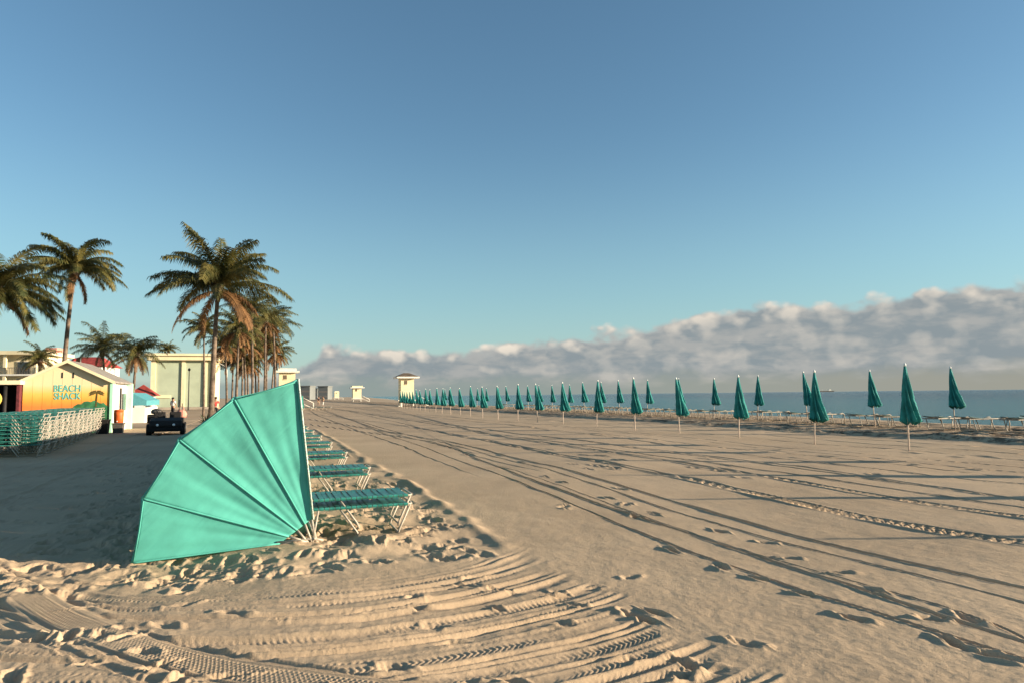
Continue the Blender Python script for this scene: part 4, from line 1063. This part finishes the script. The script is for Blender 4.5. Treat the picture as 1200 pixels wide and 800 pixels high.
# ------------------------------------------------------------------ cream hall (bandshell) behind the palms
D0 = 104.0; bx0 = lateral(176, D0); 
hall = thing('cream_hall', 'large flat-roofed cream hall with sage green panels behind the palms', 'building', (bx0, D0, 0), TH*.9)
BW, BH = 8.9, pxz(414, 180, D0)
mb = MB(); mb.box(0, .3, -.5, BW, 9, BH-1.0); mb.build('wall', M['cream'], hall)
for a_, b_ in ((.66, 4.25), (4.76, 7.4), (7.86, 8.4)):
    mb = MB(); mb.box(a_, .20, -.3, b_, .297, BH-1.05); mb.build('panel', M['sage'], hall)
for a_, b_ in ((0, .65), (4.26, 4.75), (7.41, 7.85), (8.41, BW)):
    mb = MB(); mb.box(a_, 0, -.5, b_, .295, BH-1.0); mb.build('pillar', M['cream'], hall)
mb = MB(); mb.box(-.5, -.6, BH-.998, BW+.7, 9.4, BH-.35); mb.box(-.9, -.9, BH-.348, BW+1.1, 9.8, BH); mb.build('roof', M['cream'], hall)
mb = MB(); mb.box(.66, .05, 1.75, 2.8, .195, 2.2); mb.build('beam', M['cream'], hall)
mb = MB(); mb.box(-.2, -1.5, -.5, BW+.2, -.01, .35); mb.build('stage_step', M['concrete'], hall)
# dark lamp post in front of the hall
def lamp_post(label, px, d, pytop, m, arm=False):
    x = lateral(px, d); h = pxz(pytop, px, d); root = thing('street_lamp', label, 'street lamp', (x, d, 0))
    mb = MB(); mb.tube([(0, 0, -.2), (0, 0, .5), (0, 0, h-.4)], [.13, .08, .055], 8); mb.build('pole', m, root)
    mb = MB()
    if arm:
        mb.tube([(0, 0, h-.42), (-.1, 0, h-.1), (-.5, 0, h+.25), (-1.0, 0, h+.5), (-1.3, 0, h+.9)], .05, 6); mb.build('arm', m, root)
        mb = MB(); mb.lathe([(.05, h+.86), (.2, h+.9), (.16, h+1.0), (.03, h+1.05)], 10, (-1.32, 0, 0)); mb.build('lamp_shade', m, root)
    else:
        mb.lathe([(.06, h-.42), (.16, h-.36), (.17, h-.1), (.05, h)], 10); mb.build('lantern', m, root)
lamp_post('dark lamp post standing against the sage panel of the cream hall', 221, 96, 431, M['bar'])
lamp_post('white lamp post with curved arm at the right corner of the cream hall', 265.5, 88, 430, M['white'], True)

# ------------------------------------------------------------------ apartment blocks left
D1 = 92; ax = lateral(-75, D1)
ap = thing('apartment_building', 'cream apartment block with balconies at the left edge behind the shack', 'building', (ax, D1, 0), TH*.4)
AW = 12.2; AH = pxz(410, 20, D1)
mb = MB(); mb.box(0, 1.6, -.5, AW, 9, AH-.5); mb.build('wall', M['cream'], ap)
for z in (2.6, 5.0):
    mb = MB(); mb.box(-.2, 0, z, AW+.2, 1.595, z+.22); mb.build('balcony_slab', M['white'], ap)
    mb = MB(); mb.box(-.1, .02, z+1.05, AW+.1, .08, z+1.12)
    for k in range(60): mb.box(k*AW/59-.02, .03, z+.222, k*AW/59+.02, .07, z+1.048)
    mb.build('railing', M['bar'] if z > 3 else M['white'], ap)
mb = MB(); mb.box(-.5, -.3, AH-.498, AW+.5, 9.5, AH); mb.build('roof', M['cream'], ap)
for z in (2.85, 5.25):
    for k in range(3):
        xx = 1.0+k*4.0
        mb = MB(); mb.box(xx, 1.5, z, xx+1.7, 1.597, z+1.7); wn = mb.build('window', M['glass'], ap)
        mb = MB(); mb.box(xx-.1, 1.52, z+1.702, xx+1.8, 1.598, z+1.8); mb.build('window_frame', M['white'], wn)
for xx in (0, 4.0, 8.0, AW-.35):
    mb = MB(); mb.box(xx, .1, -.5, xx+.35, .45, AH-.5); mb.build('column', M['cream'], ap)
D2 = 118; ax = lateral(50, D2)
rb = thing('red_roofed_building', 'white building with a dark red roof behind the leaning palm trunk', 'building', (ax, D2, 0), TH*.5)
mb = MB(); mb.box(0, 0, -.5, 9.2, 8, 7.4); mb.build('wall', M['white'], rb)
mb = MB(); mb.add([(2.6, -.6, 7.403), (9.6, -.6, 7.403), (9.6, 8.6, 7.403), (2.6, 8.6, 7.403), (4.2, 3, 9.2), (8.2, 3, 9.2)], [(3, 2, 1, 0), (0, 1, 5, 4), (1, 2, 5), (2, 3, 4, 5), (3, 0, 4)]); mb.build('roof', M['redroof'], rb)
mb = MB(); mb.box(.3, -.4, 7.403, 2.1, 3, 10.6); mb.build('stair_tower', M['pink'], rb)
for k in range(3):
    for z in (2.2, 4.9):
        mb = MB(); mb.box(1+k*2.7, -.03, z, 2.4+k*2.7, -.003, z+1.4); wn = mb.build('window', M['glass'], rb)
        mb = MB(); mb.box(.9+k*2.7, -.08, z-.12, 2.5+k*2.7, -.004, z-.003); mb.build('sill', M['white'], wn)
fl = thing('flag', 'faded red flag on a pole above the shack roof', 'flag', (lateral(93, 70), 70, 0))
mb = MB(); mb.tube([(0, 0, -.2), (0, 0, pxz(417, 93, 70))], .04, 6); mb.build('pole', M['white'], fl)
fz = pxz(418, 93, 70); mb = MB(); vs = [(-.06+1.0*i/8*-1, .12*math.sin(i*.9), fz-1.3*j/4-.35*(i/8)**1.5) for j in range(5) for i in range(9)]
mb.add(vs, [(j*9+i, j*9+i+1, (j+1)*9+i+1, (j+1)*9+i) for j in range(4) for i in range(8)], True); c_ = mb.build('cloth', M['cloth_red'], fl); c_.modifiers.new('cloth', 'SOLIDIFY').thickness = .01

# ------------------------------------------------------------------ lifeguard towers
def tower(label, px, d, bw, rw, h_roof, h_eave, flat=False, roofm=None, rz=TH):
    x = lateral(px, d); root = thing('lifeguard_tower', label, 'lifeguard tower', (x, d, 0), rz, 'lifeguard towers along the beach')
    zf = 1.1; hb = bw/2; hr = rw/2
    mb = MB(); mb.box(-hb, -hb, zf, hb, hb, h_eave-.1); mb.build('cabin', M['cream'], root)
    mb = MB(); mb.box(-hr, -hr, h_eave-.097, hr, hr, h_eave+.14); mb.build('eave', M['white'], root)
    mb = MB()
    if flat: mb.box(-hr*.75, -hr*.75, h_eave+.143, hr*.75, hr*.75, h_roof)
    else: mb.add([(-hr*.97, -hr*.97, h_eave+.143), (hr*.97, -hr*.97, h_eave+.143), (hr*.97, hr*.97, h_eave+.143), (-hr*.97, hr*.97, h_eave+.143), (-hr*.25, 0, h_roof), (hr*.25, 0, h_roof)], [(3, 2, 1, 0), (0, 1, 5, 4), (1, 2, 5), (2, 3, 4, 5), (3, 0, 4)])
    mb.build('roof', roofm or M['roofb'], root)
    mb = MB(); mb.box(-hb*.45, -hb-.05, h_eave-1.05, -hb*.05, -hb-.002, h_eave-.45); wn = mb.build('window', M['roofb'], root)
    mb = MB(); mb.box(-hb*.5, -hb-.07, h_eave-1.13, 0, -hb-.004, h_eave-1.053); mb.build('sill', M['cream'], wn)
    mb = MB(); mb.box(-hb-.5, -hb-.5, zf-.18, hb+.5, hb+.5, zf-.003); mb.build('deck', M['white'], root)
    for sx in (-1, 1):
        for sy in (-1, 1):
            mb = MB(); mb.box(sx*hb*.9-.1, sy*hb*.9-.1, -.4, sx*hb*.9+.1, sy*hb*.9+.1, zf-.183); mb.build('leg', M['white'], root)
    mb = MB(); mb.add([(hb+.503, -.5, zf-.15), (hb+.503, .5, zf-.15), (hb+2.6, .5, -.05), (hb+2.6, -.5, -.05), (hb+.503, -.5, zf-.05), (hb+.503, .5, zf-.05), (hb+2.6, .5, .05), (hb+2.6, -.5, .05)], [(3, 2, 1, 0), (4, 5, 6, 7), (0, 1, 5, 4), (1, 2, 6, 5), (2, 3, 7, 6), (3, 0, 4, 7)]); mb.build('ramp', M['white'], root)
    mb = MB()
    for sy in (-.5, .5): mb.tube([(hb+.5, sy, zf+.8), (hb+2.6, sy, .8)], .03, 5); mb.tube([(hb+2.6, sy, -.1), (hb+2.6, sy, .8)], .03, 5)
    mb.build('handrail', M['white'], root)
tower('cream lifeguard tower with brown hipped roof at the far end of the umbrella rows', 476, 107, 2.05, 3.5, 5.25, 4.5)
tower('small far lifeguard tower with pale flat roof on the empty sand', 418, 208, 2.5, 4.2, 4.9, 4.3, True, M['cream'])
tower('tiniest lifeguard tower, farthest along the beach, without visible roof edge', 394.5, 400, 2.6, 3.0, 5.0, 4.5, True, M['cream'])
tower('white lifeguard tower with wide pale roof rising behind the big canopy beside the palms', 336, 98, 2.2, 3.3, 5.75, 5.25, True, M['white'])

# ------------------------------------------------------------------ far things right of the canopy edge
x = lateral(356.5, 92); cc = copy_thing(cab0, (x, 92, 0), TH, 'small far turquoise canopy just right of the big canopy edge', 'canopies over the landward loungers')
for k, px in enumerate((362, 371, 380)):
    x = lateral(px, 88+k); copy_thing(lng0, (x, 88+k, .02), R(4), 'far low lounger on the open sand right of the big canopy, %s from it' % ORD[k], 'far loungers on the open sand')
for px0, px1, d, yt, lab in ((352, 363, 420, 451.5, 'hazy pale far beach hotel, left one of three, just right of the big canopy'), (364.5, 372, 520, 454.5, 'darker far hotel block, middle one of three on the horizon'), (372.6, 384, 470, 451.8, 'hazy grey far hotel block, right one of three on the horizon')):
    a_, b_ = lateral(px0, d), lateral(px1, d); h = pxz(yt, px0, d)
    root = thing('far_hotel', lab, 'building', ((a_+b_)/2, d, 0), 0, 'far hotels on the horizon'); wd = (b_-a_)/2
    mb = MB(); mb.box(-wd, 0, -.5, wd, 12, h-.6); mb.build('wall', M['hotel'], root)
    mb = MB(); mb.box(-wd-.3, -.4, h-.597, wd+.3, 12.4, h); mb.build('roof', M['hotel'], root)
    for k in range(2):
        mb = MB(); mb.box(-wd+.5, -.05, 1.4+k*3.2, wd-.5, -.003, 2.6+k*3.2); mb.build('window_band', M['roofg'], root)
# a ship on the horizon
d = 4200; x = lateral(968, d); sh = thing('ship', 'tiny far cargo ship on the sea horizon between two umbrellas', 'ship', (x, d, SEA_Z), R(6))
mb = MB(); mb.prism([(-48, 0), (46, 0), (54, 7), (-50, 6)], -6, 6); mb.build('hull', M['bar'], sh)
mb = MB(); mb.box(16, -4, 7.1, 34, 4, 13); mb.box(20, -3.5, 13.1, 30, 3.5, 17); mb.build('superstructure', M['white'], sh)
mb = MB(); mb.tube([(-20, 0, 6.5), (-20, 0, 17)], .5, 6); mb.tube([(0, 0, 6.5), (0, 0, 16)], .5, 6); mb.build('mast', M['white'], sh)
